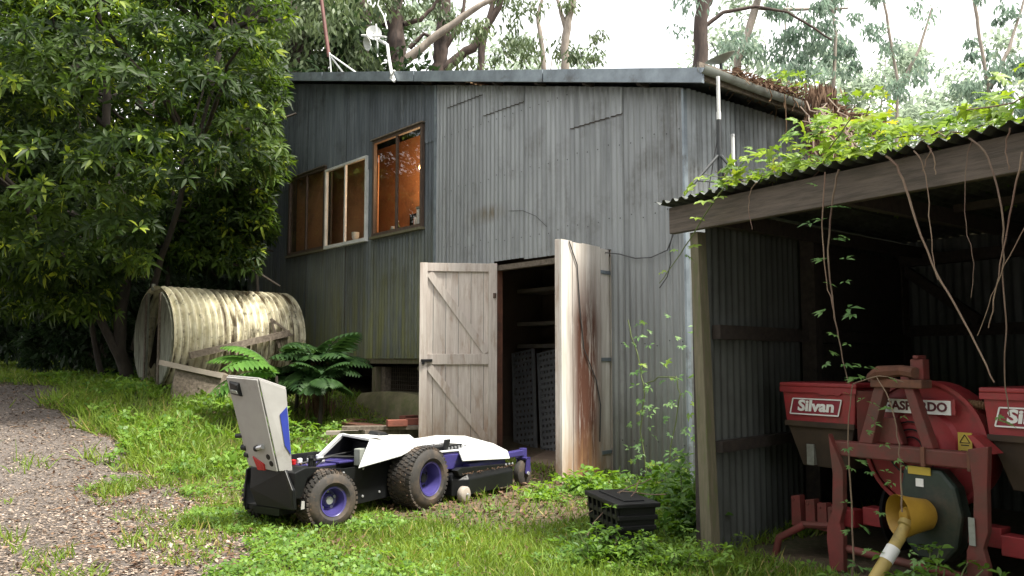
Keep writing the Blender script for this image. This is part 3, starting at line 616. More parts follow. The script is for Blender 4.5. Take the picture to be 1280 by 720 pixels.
# ================= FOOTING, BRICKS, BOARDS =================
W_ = W
def wv(x, y, z=0): return W @ Vector((x, y, z))
def wz(x, y): p = wv(x, y); return gzf(p.x, p.y)
mb = MB(); prof = [(4.05, .60), (4.3, .66), (4.9, .70), (5.5, .70), (6.0, .66), (6.25, .5), (6.35, .3)]
vs = []
for (x, z) in prof: vs += [(x, .12, -.1), (x, .05, z-.08), (x, -.02, z), (x, -.35, z), (x, -.4, -.1)]
mb.add(vs, [(i*5+k, i*5+k+1, i*5+k+6, i*5+k+5) for i in range(6) for k in range(4)]+[(0, 1, 2, 3, 4), (34, 33, 32, 31, 30)])
o = mb.build('concrete_footing', M['concrete'], None, W, smooth=40); tag(o, 'mossy rounded concrete footing under the raised floor', 'footing')
def brick_at(px, py, z, rot, label):
    a = (px-640)/1067; b = (360-py)/1067; r = Vector((a, math.cos(PITCH)-b*math.sin(PITCH), math.sin(PITCH)+b*math.cos(PITCH)))
    t_ = (z-EYE)/r.z; p = Vector((0, 0, EYE))+r*t_
    F2 = Matrix.Translation(p) @ Matrix.Rotation(rot, 4, 'Z')
    o = MB().box(-.115, .115, -.055, .055, 0, .076).build('brick', M['brick'], None, F2, bevel=.006); tag(o, label, 'brick', 'loose red bricks in front of the raised floor'); return p
brick_at(496, 533, .38, .35, 'loose red brick on the boards, left one of the pair'); brick_at(519, 531, .38, .2, 'loose red brick on the boards, nearer the white door')
brick_at(511, 527, .38, .9, 'dull brown brick lying behind the pair of red bricks')
def board(px0, px1, py0, py1, z, wd_, th, mat, name, label, cat='board'):
    P = []
    for px, py in ((px0, py0), (px1, py1)):
        a = (px-640)/1067; b = (360-py)/1067; r = Vector((a, math.cos(PITCH)-b*math.sin(PITCH), math.sin(PITCH)+b*math.cos(PITCH))); P.append(Vector((0, 0, EYE))+r*((z-EYE)/r.z))
    o = MB().bar(P[0], P[1], wd_, th).build(name, mat, None); tag(o, label, cat)
board(428, 536, 535, 534, .36, .16, .04, M['oldwood'], 'old_board', 'old grey board under the loose bricks')
board(408, 500, 541, 540, .30, .14, .04, M['shelf'], 'pale_board', 'pale board end poking out beside the weeds')
board(452, 537, 545, 541, .27, .22, .14, M['oldwood'], 'sleeper', 'thick dark timber sleeper in front of the footing', 'timber')
board(378, 445, 517, 525, .36, .30, .02, M['rust'], 'rusty_sheet', 'rust red iron sheet lying at the foot of the fern', 'sheet')
board(380, 480, 524, 534, .33, .25, .03, M['rust'], 'rusty_board', 'brown sloping board between rusty sheet and bricks')
# ================= BLACK CRATE =================
CF = frame((.78, 5.14), (.57, -.82))   # origin at near corner; -x goes back left
cr = thing('black_crate', 'black plastic crate half buried in weeds below the peeling door', 'crate', frame((.62, 5.05), (-.26, .96)))
# local x along the long side (away), y = left
L_, B_, H_, tp_ = .54, .25, .31, .03
def q4(z, g): return [(g, -g*0-0-B_+g, z), (L_-g, -B_+g, z), (L_-g, -g, z), (g, -g, z)]
cr_in = MB().hex([(tp_, -B_+tp_, .0), (L_-tp_, -B_+tp_, .0), (L_-tp_, -tp_, .0), (tp_, -tp_, .0)], [(.012, -B_+.012, H_-.03), (L_-.012, -B_+.012, H_-.03), (L_-.012, -.012, H_-.03), (.012, -.012, H_-.03)])
cr_in.build('crate_body', M['black'], cr)
for z in (.03, .09, .15, .21):
    e = tp_*(1-z/H_)-.008
    MB().box(e, L_-e, -B_+e, -e, z, z+.028).build('rib_band', M['black'], cr, bevel=.004)
for k in range(7):
    x = .03+k*(L_-.08)/6; MB().hex([(x, -.035, .0), (x+.02, -.035, 0), (x+.02, -.022, 0), (x, -.022, 0)], [(x, -.01, H_-.03), (x+.02, -.01, H_-.03), (x+.02, .006, H_-.03), (x, .006, H_-.03)]).build('side_rib', M['black'], cr)
MB().box(-.012, L_+.012, -B_-.012, .012, H_-.028, H_).build('lid', M['black'], cr, bevel=.006)
MB().box(.06, L_-.06, -B_+.06, -.06, H_, H_+.008).build('lid_panel', M['black'], cr, bevel=.004)

# ================= LEAN-TO SHED =================
LF = frame((1.06, 5.15), (.537, -.844))      # x right along the beam, y back
lt = thing('lean_to_shed', 'open fronted corrugated lean-to with a timber beam, overgrown by vines', 'shed', LF)
MB().box(-.10, 3.3, -.045, .0, 1.918, 2.08).build('front_beam', M['beamwood'], lt, bevel=.004)
MB().hex([(.10, -.02, -.05), (.185, -.02, -.05), (.185, .055, -.05), (.10, .055, -.05)], [(.03, .0, 1.913), (.095, .0, 1.913), (.095, .07, 1.913), (.03, .07, 1.913)]).build('front_post', M['greenwood'], lt, bevel=.004)
MB().box(3.2, 3.3, .0, .09, -.05, 1.913).build('front_post', M['greenwood'], lt)
MB().box(-.035, .028, .075, .10, -.05, 1.91).build('side_board', M['darkwood'], lt)
# left wall runs back at a skew
A = Vector((.085, .085)); wl = LF.inverted().to_3x3() @ Vector((.70, .714, 0)); wl = Vector((wl.x, wl.y)).normalized()
LW = LF @ frame((A.x, A.y), (wl.x, wl.y)); wlen = 3.1
for k in range(5):
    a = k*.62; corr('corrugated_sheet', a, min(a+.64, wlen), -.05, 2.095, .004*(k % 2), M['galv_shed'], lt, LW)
Bk = A+wl*wlen   # back corner
for (z0, z1) in ((1.27, 1.355), (.60, .665)): MB().box(.02, wlen, -.07, -.016, z0, z1).build('wall_rail', M['darkwood'], lt, LW)
MB().box(1.19, 1.29, -.12, -.018, -.05, 2.0).build('inner_post', M['darkwood'], lt, LW)
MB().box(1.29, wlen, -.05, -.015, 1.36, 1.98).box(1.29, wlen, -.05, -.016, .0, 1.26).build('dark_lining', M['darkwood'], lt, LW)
BW = LF @ frame((Bk.x, Bk.y), (1, 0)); bl = 3.3-Bk.x
for k in range(6):
    a = k*.76
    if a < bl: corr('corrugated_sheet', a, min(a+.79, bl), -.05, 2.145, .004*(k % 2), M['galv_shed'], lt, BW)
MB().box(.05, bl, -.06, -.015, 1.34, 1.43).build('wall_rail', M['darkwood'], lt, BW); MB().box(.05, bl, -.06, -.015, .55, .63).build('wall_rail', M['darkwood'], lt, BW)
MB().bar((.02, -.04, 1.95), (.70, -.04, 1.45), .05, .08, (0, 0, 1)).build('diagonal_brace', M['darkwood'], lt, BW)
MB().box(.0, bl, -.12, -.02, 1.93, 2.02).build('back_beam', M['darkwood'], lt, BW); MB().box(-.02, .09, -.10, -.015, -.05, 2.0).build('inner_post', M['darkwood'], lt, BW)
RW = LF @ frame((3.28, 0), (0, 1))
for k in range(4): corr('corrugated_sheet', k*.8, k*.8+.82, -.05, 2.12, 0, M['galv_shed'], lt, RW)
# roof sheets run front to back; skewed to the left wall
kx = wl.x/wl.y
for k in range(5):
    x0 = -.16+k*.70; n = 80; vs = []
    for (yy, zz) in ((-.10, 2.108), (1.6, 2.125), (Bk.y+.15, 2.15)):
        for j in range(n+1):
            x = x0+.74*j/n; s_ = max(0, yy)*kx*(1-(x+.16)/3.55); vs.append((x+s_, yy-.015*random.random()*(yy < 0), zz+.013*math.cos(2*math.pi*x/.0762)+.004*(k % 2)))
    MB().add(vs, [(r*(n+1)+j, r*(n+1)+j+1, (r+1)*(n+1)+j+1, (r+1)*(n+1)+j) for r in range(2) for j in range(n)]).build('roof_sheet', M['galv_shed'], lt, smooth=70)
for k, x in enumerate((.25, 1.1, 2.0, 2.9)):
    MB().bar((x, .0, 1.97), (x+Bk.y*kx*(1-(x+.2)/3.4), Bk.y, 2.03), .05, .09).build('rafter', M['darkwood'], lt)
MB().box(.95, 3.25, 1.25, 1.30, 2.02, 2.065).build('batten', M['darkwood'], lt)

# ================= ANTENNAS, DISH, PIPES =================
t3 = thing('mast_stand', 'white antenna mast on a dark tripod standing on the lean-to roof', 'antenna', Matrix.Translation((1.36, 5.5, 2.14)))
MB().tube([(0, 0, .12), (0, 0, .60)], .014, 8).build('lower_tube', M['darkpipe'], t3, smooth=50); MB().tube([(0, 0, .60), (0, 0, .87)], .012, 8).build('mast_tube', M['whitepipe'], t3, smooth=50)
MB().tube([(0, 0, .58), (0, 0, .63)], .015, 8).build('collar', M['whitepipe'], t3, smooth=50); MB().tube([(0, 0, .33), (0, 0, .37)], .018, 8).build('hub', M['darkpipe'], t3, smooth=50)
for q in ((-.31, -.12, .0), (.22, -.16, .0), (.12, .26, .0)): MB().tube([(0, 0, .35), q], .010, 6).build('leg', M['darkpipe'], t3)
for q in ((-.17, -.066, .16), (.12, -.09, .16), (.066, .14, .16)): MB().tube([(0, 0, .16), q], .005, 6).build('brace', M['darkpipe'], t3)
MB().tube([(0, 0, .5), (-.03, .01, .35), (-.07, .0, .15), (-.08, .02, .0)], .004, 5).build('feed_cable', M['cable'], t3, smooth=60)
pp = MB().tube([(1.46, 5.55, 2.10), (1.462, 5.55, 2.62)], .012, 8).build('steel_pipe', M['whitepipe'], None, smooth=50); tag(pp, 'short upright bright pipe just right of the mast tripod', 'pipe')
MB().tube([(1.462, 5.55, 2.62), (1.462, 5.55, 2.635)], .014, 8).build('pipe_cap', M['steel'], pp)
di = thing('satellite_dish', 'small olive dish on the roof above the corner of the gutter', 'dish', W @ Matrix.Translation((-.18, -.3, 3.86)))
MB().lathe((0, 0, .12), (.15, .35, 1), [(-.03, .02), (.0, .10), (.03, .15), (.033, .15), (.005, .10), (-.02, .02)], 20, closed=True).build('dish_bowl', m_plain('olive_dish', (.20, .21, .16), (.14, .15, .11), 6, .6), di, smooth=50)
MB().tube([(0, 0, -.05), (0, 0, .1)], .015, 8).build('dish_mount', M['darkpipe'], di); MB().tube([(0, 0, .1), (.03, .1, .28)], .006, 6).build('feed_arm', M['darkpipe'], di)
# left rooftop mast
def roofp(px, py, off=.05):  # point on the plane of the shed front (offset outwards)
    a = (px-640)/1067; b = (360-py)/1067; r = Vector((a, math.cos(PITCH)-b*math.sin(PITCH), math.sin(PITCH)+b*math.cos(PITCH)))
    nrm_ = Vector((-.768, -.6405, 0)); p0 = W @ Vector((0, off, 0)); t_ = (p0-Vector((0, 0, EYE))).dot(nrm_)/r.dot(nrm_); return Vector((0, 0, EYE))+r*t_
ms = thing('roof_mast', 'rust red roof mast with white stays left of the aerial', 'mast', Matrix.Translation(roofp(412, 88, -.5)))
iv = Matrix.Identity(4)
MB().tube([roofp(411, 70, -.5), roofp(399, -20, -.5)], .032, 8).build('mast_pole', M['rustpole'], ms, iv, smooth=50)
for a_, b_ in (((412, 66), (414, 92)), ((413, 68), (447, 92)), ((413, 70), (430, 92))): MB().tube([roofp(*a_, -.5), roofp(*b_, -.45)], .014, 6).build('stay', M['whitepipe'], ms, iv, smooth=50)
an = thing('roof_aerial', 'white aerial with small curved dish panels on a bent pipe over the barge board', 'antenna', Matrix.Translation(roofp(490, 95, .26)))
MB().tube([roofp(493, 101, .27), roofp(489, 90, .27), roofp(486, 72, .2), roofp(484, 56, .2), roofp(474, 50, .2)], .022, 8).build('bent_pipe', M['whitepipe'], an, iv, smooth=50)
MB().tube([roofp(493, 102, .30), roofp(488, 98, .3), roofp(493, 88, .3)], .016, 6).build('cable_loop', M['whitepipe'], an, iv, smooth=50)
def patch(c, ax, r, nm, el=1.0):
    MB().lathe(c, ax, [(-.02, .01), (.0, r*.6), (.03, r), (.034, r), (.006, r*.6), (-.012, .01)], 16, closed=True).build(nm, M['whitepipe'], an, iv, smooth=50)
patch(roofp(467, 42, .2), (.3, -.9, .1), .11, 'aerial_dish'); patch(roofp(461, 54, .25), (-.7, -.5, -.3), .10, 'aerial_dish')
MB().tube([roofp(452, 44, .2), roofp(482, 46, .2)], .014, 6).build('cross_bar', M['whitepipe'], an, iv); MB().tube([roofp(470, 30, .2), roofp(472, 60, .2)], .012, 6).build('spar', M['whitepipe'], an, iv)
MB().tube([roofp(484, 36, .2), roofp(480, 20, .2), roofp(472, 6, .2), roofp(476, -10, .2)], .010, 6).build('drop_cable', M['whitepipe'], an, iv, smooth=60)
# ================= REMOTE MOWER =================
MF = frame((-1.26, 5.84, .0), (.55, .835))
mw = thing('slope_mower', 'low remote controlled mower, white and violet, its beige hood raised', 'mower', MF)
def wheel(x, y, r, wd_, lug_n, hub_r, right=True, yaw=0):
    """y is the outer face; the wheel extends inwards"""
    s = 1 if right else -1; ax = (0, s, 0); c = (x, y, r)      # axis points inwards from the outer face
    wv_ = []
    k = r
    prof = [(.012, hub_r), (.0, hub_r+.012), (-.012, hub_r+.03), (-.008, k*.78), (.008, k*.9), (.03, k*.975), (wd_*.5, k), (wd_-.03, k*.975), (wd_-.008, k*.9), (wd_+.004, k*.75), (wd_, hub_r), (wd_*.5, hub_r-.01)]
    mb = MB().lathe(c, ax, prof, 36, closed=True)
    # tread blocks
    for i in range(lug_n):
        for j in range(5):
            a = 2*math.pi*(i+(.5 if j % 2 else 0))/lug_n; w0 = wd_*(.06+.18*j); w1 = w0+wd_*.145; rr = k*(.985 if j in (0, 4) else .998); da = math.pi/lug_n*.62; sk = da*.35
            P = []
            for (hh, ro) in ((-.012, 0), (.004, 0)):
                for (w_, aa) in ((w0, a-da+sk), (w1, a-da-sk), (w1, a+da-sk), (w0, a+da+sk)):
                    P.append((x+math.cos(aa)*(rr+hh), y+s*w_, r+math.sin(aa)*(rr+hh)))
            mb.hex(P[:4], P[4:])
    YR = MF @ Matrix.Translation((x, y+s*wd_/2, 0)) @ Matrix.Rotation(yaw, 4, 'Z') @ Matrix.Translation((-x, -y-s*wd_/2, 0))
    W_o = mb.build('wheel', M['rubber'], mw, YR, smooth=35)
    rim = MB().lathe(c, ax, [(.0, hub_r+.006), (.004, hub_r+.002), (.006, hub_r-.008), (.035, hub_r-.018), (wd_*.42, hub_r-.028), (wd_*.45, hub_r*.55), (wd_*.36, hub_r*.45), (wd_*.34, .0005)], 28, cap=False).build('rim', M['purple'], W_o, YR, smooth=40)
    mb = MB().lathe((x, y+s*wd_*.34, r), (0, -s, 0), [(0, hub_r*.30), (.018, hub_r*.28), (.022, .0005)], 14)
    for i in range(5):
        a = 2*math.pi*i/5+.3; mb.lathe((x+math.cos(a)*hub_r*.62, y+s*wd_*.44, r+math.sin(a)*hub_r*.62), (0, -s, 0), [(0, hub_r*.11), (.006, hub_r*.11)], 8)
    mb.build('hub_cap', M['blackmetal'] if hub_r > .11 else M['steel'] , W_o, YR, smooth=40)
    return W_o
wheel(.05, -.06, .198, .20, 36, .095, True, math.radians(-13)); wheel(.05, .66, .198, .18, 36, .095, False, math.radians(-13))
wheel(1.01, -.10, .238, .25, 42, .125); wheel(1.01, .76, .238, .25, 42, .125, False)
# chassis: tub of plates
def plate(pts, y0, y1): return MB().prism([(x, y0, z) for x, z in pts], (0, y1-y0, 0))
side = [(-.24, .13), (-.26, .20), (-.24, .40), (-.20, .435), (.06, .425), (.42, .475), (.52, .43), (.98, .50), (1.42, .40), (1.42, .12), (.5, .10)]
sr_ = plate([(-.24, .13), (-.26, .20), (-.24, .40), (-.16, .43), (.08, .40), (.34, .37), (.44, .37), (.98, .47), (1.35, .38), (1.35, .12), (.5, .10)], .145, .16)
ch = sr_.build('chassis_side', M['blackmetal'], mw, bevel=.003)
mb = MB()
for (x, z) in ((.32, .34), (.52, .35), (.52, .15), (.36, .16), (.2, .35), (.7, .38), (.70, .16)): mb.lathe((x, .145, z), (0, -1, 0), [(0, .010), (.006, .009), (.008, .0005)], 8)
mb.build('bolt', M['steel'], ch, kind='stuff')
plate([(-.24, .13), (-.26, .20), (-.24, .40), (-.16, .43), (.08, .44), (.42, .46), (.98, .47), (1.35, .38), (1.35, .12), (.5, .10)], .50, .515).build('chassis_side', M['blackmetal'], mw, bevel=.003)
plate([(-.25, .24), (-.25, .41), (-.16, .435), (-.02, .425), (-.14, .36), (-.19, .24)], .02, .146).build('fender', M['blackmetal'], mw, bevel=.006)
MB().prism([(-.255, .02, .17), (-.255, .38, .17), (-.275, .43, .28), (-.265, .43, .425), (-.265, .10, .425), (-.275, .015, .30)], (.03, 0, 0)).build('rear_panel', M['blackmetal'], mw, bevel=.006)
MB().hex([(-.25, .16, .12), (.0, .16, .12), (.0, .4, .12), (-.25, .4, .12)], [(-.26, .15, .17), (.0, .15, .17), (.0, .42, .17), (-.26, .42, .17)]).build('skid_plate', M['blackmetal'], mw)
MB().box(-.23, 1.34, .161, .499, .14, .17).build('floor_pan', M['black'], mw)
MB().box(.05, .35, .20, .48, .172, .40).build('engine_block', M['black'], mw, bevel=.01)
MB().box(.30, .44, .17, .49, .405, .418).box(.10, .60, .20, .44, .395, .405).build('inner_deck', M['purple'], mw, bevel=.003)
mb = MB(); 
for (x, y, z, r) in ((.14, .40, .41, .02), (.20, .36, .41, .022), (.26, .30, .415, .02), (.32, .40, .42, .018)): mb.lathe((x, y, z), (0, 0, 1), [(0, r), (.03, r), (.035, r*.6)], 10)
mb.build('filler_cap', M['whitep'], mw, smooth=40)
MB().lathe((.10, .42, .405), (0, 0, 1), [(0, .02), (.03, .022), (.034, .01)], 10).build('filler_cap', M['redlamp'], mw, smooth=40)
MB().tube([(.05, .30, .42), (.3, .25, .45), (.5, .22, .43)], .010, 6).tube([(.12, .22, .41), (.35, .35, .44), (.6, .3, .46)], .008, 6).build('hose', M['black'], mw, smooth=50)
MB().box(-.1, .06, .44, .46, .36, .47).box(.06, .36, .46, .48, .40, .47).build('left_bracket', M['black'], mw, bevel=.004)
MB().lathe((-.04, .1, .43), (0, 0, 1), [(0, .018), (.05, .016), (.052, .026), (.07, .02)], 10).build('hood_catch', M['blackmetal'], mw, smooth=40); MB().lathe((.06, .17, .41), (0, 0, 1), [(0, .014), (.04, .013), (.042, .02), (.055, .015)], 10).build('hood_catch', M['blackmetal'], mw, smooth=40)
MB().prism([(-.20, .0145, .17), (-.17, .0145, .17), (-.17, .0145, .22), (-.195, .0145, .225)], (0, -.004, 0)).build('side_marker', M['greyp'], mw)
# raised hood: rear face towards the viewer, right side with the stripe
hb = [(-.285, .15), (-.285, .42)]       # x, y at hinge
zb, zt = .42, 1.03
r0, r1 = Vector((-.29, .13, zb)), Vector((-.29, .41, zb+.02)); t0, t1 = Vector((-.45, .16, zt-.01)), Vector((-.45, .465, zt+.005))
s0, s1 = Vector((-.205, .10, zb-.005)), Vector((-.265, .11, .955)); l0, l1 = Vector((-.20, .44, zb)), Vector((-.26, .50, .97))
th_ = .012
def thick(quad, t=.012, name='x', mat=None, parent=None, bev=.002):
    a, b, c, d = [Vector(p) for p in quad]; n_ = (b-a).cross(d-a).normalized()*t
    return MB().hex([a, b, c, d], [a+n_, b+n_, c+n_, d+n_]).build(name, mat, parent, bevel=bev)
hood = thick((r0, r1, t1, t0), -.014, 'hood', M['greyp'], mw, .004)
thick((s0, r0, t0, s1), -.012, 'hood_side', M['greyp'], hood, .003)
thick((r1, l0, l1, t1), -.012, 'hood_side', M['greyp'], hood, .003)
thick((t0, t1, l1, s1), -.012, 'hood_top_edge', M['greyp'], hood, .003)
nside = (r0-s0).cross(s1-s0).normalized()
if nside.y > 0: nside = -nside
def onside(u, v): return s0.lerp(r0, u).lerp(s1.lerp(t0, u), v)+nside*.016
MB().prism([onside(.04, .20), onside(.36, .30), onside(.40, .66), onside(.04, .78)], nside*.003).build('blue_panel', M['blue'], hood)
nf = (r1-r0).cross(t0-r0).normalized()
if nf.x > 0: nf = -nf
def onf(u, v, e=.0): return r1.lerp(r0, u).lerp(t1.lerp(t0, u), v)+nf*(.003+e)     # u from left edge to right edge, v up
MB().hex([onf(.04, .80), onf(.42, .79), onf(.42, .96), onf(.04, .98)], [onf(.06, .82, .02), onf(.40, .81, .03), onf(.38, .93, .035), onf(.1, .95, .02)]).build('lamp_housing', M['black'], hood, bevel=.004)
MB().hex([onf(.16, .84, .025), onf(.36, .835, .03), onf(.36, .87, .032), onf(.16, .875, .027)], [onf(.16, .84, .034), onf(.36, .835, .036), onf(.36, .87, .04), onf(.16, .875, .036)]).build('lens', M['greybox'], hood)
MB().tube([onf(.52, .235, .02), onf(.74, .265, .02)], .016, 10).build('handle', M['steel'], hood, smooth=50); MB().tube([onf(.46, .225, .02), onf(.53, .237, .02)], .02, 10).build('handle_end', M['black'], hood, smooth=50)
MB().tube([onf(-.22, .32, .0), onf(.02, .34, .0)], .016, 8).build('side_knob', M['black'], hood, smooth=50)
MB().tube([onf(-.10, .20, .0), onf(.06, .2, .0)], .022, 8).tube([onf(-.06, .12, .0), onf(.08, .12, .0)], .02, 8).build('side_knob', M['black'], hood, smooth=50)
MB().prism([onf(.26, .13), onf(.62, .06), onf(.60, -.01), onf(.34, -.02)], nf*.02).build('tail_lamp', M['redlamp'], hood, bevel=.003)
for (u_, v_) in ((.80, .15), (.86, .08)): MB().lathe(onf(u_, v_), nf, [(0, .022), (.012, .02), (.014, .001)], 12).build('rubber_stop', M['black'], hood, smooth=50)
MB().prism([onf(.34, .40), onf(.66, .42), onf(.66, .435), onf(.34, .415)], nf*.0015).build('faint_badge', M['zinc'], hood)
# front engine cover (white) with an open dark mouth facing back
A0, A1 = Vector((.54, .38, .585)), Vector((.50, .06, .565)); B0, B1 = Vector((.34, .42, .43)), Vector((.37, .04, .375))
Fm, Fr_ = Vector((1.30, .36, .53)), Vector((1.05, .02, .485)); Lb = Vector((1.1, .47, .44)); Rb = Vector((.80, .02, .42))
cv = MB().add([A0, A1, Fr_, Fm, B1, Rb, B0, Lb], [(0, 1, 2, 3), (1, 4, 5, 2), (0, 3, 7, 6)])
i_ = Vector((.0, -.022, -.012)); MB().add([A0+i_, B0+i_, Lb+i_, Fm+i_, A0+Vector((.01, -.02, -.03)), A1+Vector((.01, .02, -.03)), Fr_+Vector((0, .02, -.03)), Fm+Vector((0, -.02, -.03))], [(0, 1, 2, 3), (4, 5, 6, 7)]).build('cover_dark_sheet', M['black'], mw)  # black sheets added under the cover to make its mouth dark
cov = cv.build('engine_cover', M['whitep'], mw); sm = cov.modifiers.new('solid', 'SOLIDIFY'); sm.thickness = .014; sm.offset = -1; bv = cov.modifiers.new('bevel', 'BEVEL'); bv.width = .006; bv.segments = 2
MB().bar(A0+Vector((-.01, 0, .0)), B0+Vector((-.01, 0, 0)), .022, .02).bar(A0, A1, .02, .018).build('cover_rim', M['whitep'], cov, bevel=.003)
MB().hex([(.60, .12, .40), (1.1, .12, .40), (1.1, .36, .40), (.60, .36, .40)], [(.62, .12, .54), (1.1, .14, .46), (1.1, .36, .46), (.62, .34, .55)]).build('air_filter', M['black'], mw, bevel=.01)
MB().box(.44, .60, .10, .16, .38, .50).build('relay_box', M['greybox'], mw, bevel=.004)
MB().hex([(.66, .12, .578), (.78, .12, .572), (.80, .26, .575), (.68, .26, .58)], [(.68, .14, .60), (.76, .14, .598), (.77, .23, .61), (.69, .24, .612)]).build('antenna_base', M['black'], mw, bevel=.008)
MB().bar((1.05, .0, .42), (1.75, .0, .40), .03, .014).build('white_rail', M['whitep'], mw, bevel=.003)
# lift frame between body and deck
MB().box(1.0, 1.62, .05, .50, .40, .445).build('mid_cover', M['blackmetal'], mw, bevel=.006); MB().hex([(1.1, .02, .28), (1.62, -.04, .25), (1.62, .5, .25), (1.1, .5, .28)], [(1.1, .02, .395), (1.62, -.04, .375), (1.62, .5, .38), (1.1, .5, .395)]).build('lift_frame', M['purple'], mw, bevel=.006)
mb = MB()
for k in range(9): mb.lathe((1.12+k*.055, .16+.02*(k % 2), .446), (0, 0, 1), [(0, .014), (.012, .013), (.013, .001)], 8)
for k in range(6): mb.lathe((1.40+k*.045, .03, .418+.001*k), (0, 0, 1), [(0, .010), (.018, .009), (.019, .001)], 8)
mb.build('bolt', M['steel'], mw, smooth=40, kind='stuff')
MB().hex([(1.34, .02, .42), (1.38, .02, .42), (1.38, .05, .42), (1.34, .05, .42)], [(1.36, .02, .50), (1.42, .02, .50), (1.42, .05, .50), (1.36, .05, .50)]).build('lever', M['black'], mw, bevel=.006)
# cutting deck
dk = MB()
oc = [(1.30, -.08), (1.42, -.16), (2.06, -.16), (2.18, -.08), (2.22, .66), (2.1, .86), (1.42, .86), (1.3, .74)]
oc2 = [((x-1.75)*.93+1.75, (y-.35)*.93+.35) for x, y in oc]
n = 8; dk.add([(x, y, .07) for x, y in oc]+[(x, y, .19) for x, y in oc]+[(x, y, .235) for x, y in oc2], [(i, (i+1) % n, (i+1) % n+n, i+n) for i in range(n)]+[(i+n, (i+1) % n+n, (i+1) % n+2*n, i+2*n) for i in range(n)]+[tuple(range(2*n, 3*n))])
deck = dk.build('cutting_deck', M['blackmetal'], mw, bevel=.008)
MB().box(1.52, 2.05, -.09, .0, .236, .30).box(1.5, 1.6, .0, .6, .236, .30).build('deck_frame', M['purple'], deck, bevel=.005)
MB().prism([(1.30, -.13, .27), (1.36, -.13, .285), (2.10, -.13, .25), (2.10, -.13, .20), (1.34, -.13, .22)], (0, .06, 0)).build('side_shield', M['blackmetal'], deck, bevel=.005)
ad_ = MB().lathe((1.34, -.20, .085), (0, 1, 0), [(0, .05), (.01, .062), (.05, .062), (.06, .05)], 18).build('roller', M['shelf'], deck, smooth=50); MB().lathe((1.34, -.205, .085), (0, -1, 0), [(0, .014), (.012, .012), (.013, .001)], 8).build('axle_bolt', M['steel'], ad_)
# white deck cover: raised, faceted
p = {'a': (1.02, .62, .44), 'b': (1.95, .60, .465), 'c': (2.30, .44, .42), 'd': (2.24, .16, .39), 'e': (2.10, -.08, .355), 'f': (2.08, -.12, .29), 'g': (1.40, -.12, .335), 'h': (1.40, -.09, .395), 'i': (1.62, .10, .425), 'j': (1.30, .30, .46), 'k': (1.96, .28, .475), 'l': (1.0, .44, .47), 'm': (2.34, .42, .34), 'n': (2.26, .12, .30)}
vs = list(p.values()); ix = {k: i for i, k in enumerate(p)}
fs = ['hekdi', 'gfeh'[::1], 'ijk', 'jlabk', 'bck', 'ckd', 'cdnm', 'denf'[0:4]]
fs = [('h', 'e', 'd', 'k', 'i'), ('g', 'f', 'e', 'h'), ('i', 'k', 'j'), ('j', 'k', 'b', 'a', 'l'), ('k', 'c', 'b'), ('k', 'd', 'c'), ('d', 'n', 'm', 'c'), ('e', 'f', 'n', 'd')]
dc = MB().add(vs, [tuple(ix[q] for q in f_) for f_ in fs]).build('deck_cover', M['whitep'], deck); sm = dc.modifiers.new('solid', 'SOLIDIFY'); sm.thickness = .016; sm.offset = -1; bv = dc.modifiers.new('bevel', 'BEVEL'); bv.width = .008; bv.segments = 2
MB().box(1.7, 2.1, .0, .5, .30, .34).box(1.45, 2.2, .05, .6, .24, .30).build('deck_box', M['blackmetal'], deck, bevel=.004)
mb = MB()
for k in range(3): mb.lathe((1.98+.05*k, -.142, .25), (0, -1, 0), [(0, .010), (.006, .009), (.007, .001)], 8)
mb.build('bolt', M['steel'], deck, kind='stuff')
# caster arm and wheels
for (yy, dy) in ((.02, -.06), (.62, .1)):
    ca = MB().hex([(2.1, yy, .27), (2.1, yy+.08, .27), (2.46, yy+dy+.06, .275), (2.46, yy+dy, .275)], [(2.1, yy, .31), (2.1, yy+.08, .31), (2.46, yy+dy+.06, .33), (2.46, yy+dy, .33)]).build('caster_arm', M['purple'], mw, bevel=.006)
    cy = yy+dy+.03
    MB().tube([(2.46, cy, .34), (2.46, cy, .24)], .035, 12).build('pivot', M['purple'], ca, smooth=50)
    MB().prism([(2.44, cy-.055, .26), (2.50, cy-.055, .26), (2.50, cy-.055, .13), (2.46, cy-.055, .10), (2.42, cy-.055, .12)], (0, .012, 0)).prism([(2.44, cy+.045, .26), (2.50, cy+.045, .26), (2.50, cy+.045, .13), (2.46, cy+.045, .10), (2.42, cy+.045, .12)], (0, .012, 0)).box(2.42, 2.5, cy-.055, cy+.057, .245, .26).build('caster_fork', M['purple'], ca, bevel=.003)
    MB().lathe((2.45, cy-.035, .12), (0, 1, 0), [(0, .05), (-.002, .09), (.01, .113), (.035, .12), (.06, .113), (.072, .09), (.07, .05)], 24).build('caster_wheel', M['rubber'], ca, smooth=40)
    MB().lathe((2.45, cy-.058, .12), (0, -1, 0), [(0, .018), (.01, .016), (.011, .001)], 8).build('axle_bolt', M['steel'], ca)

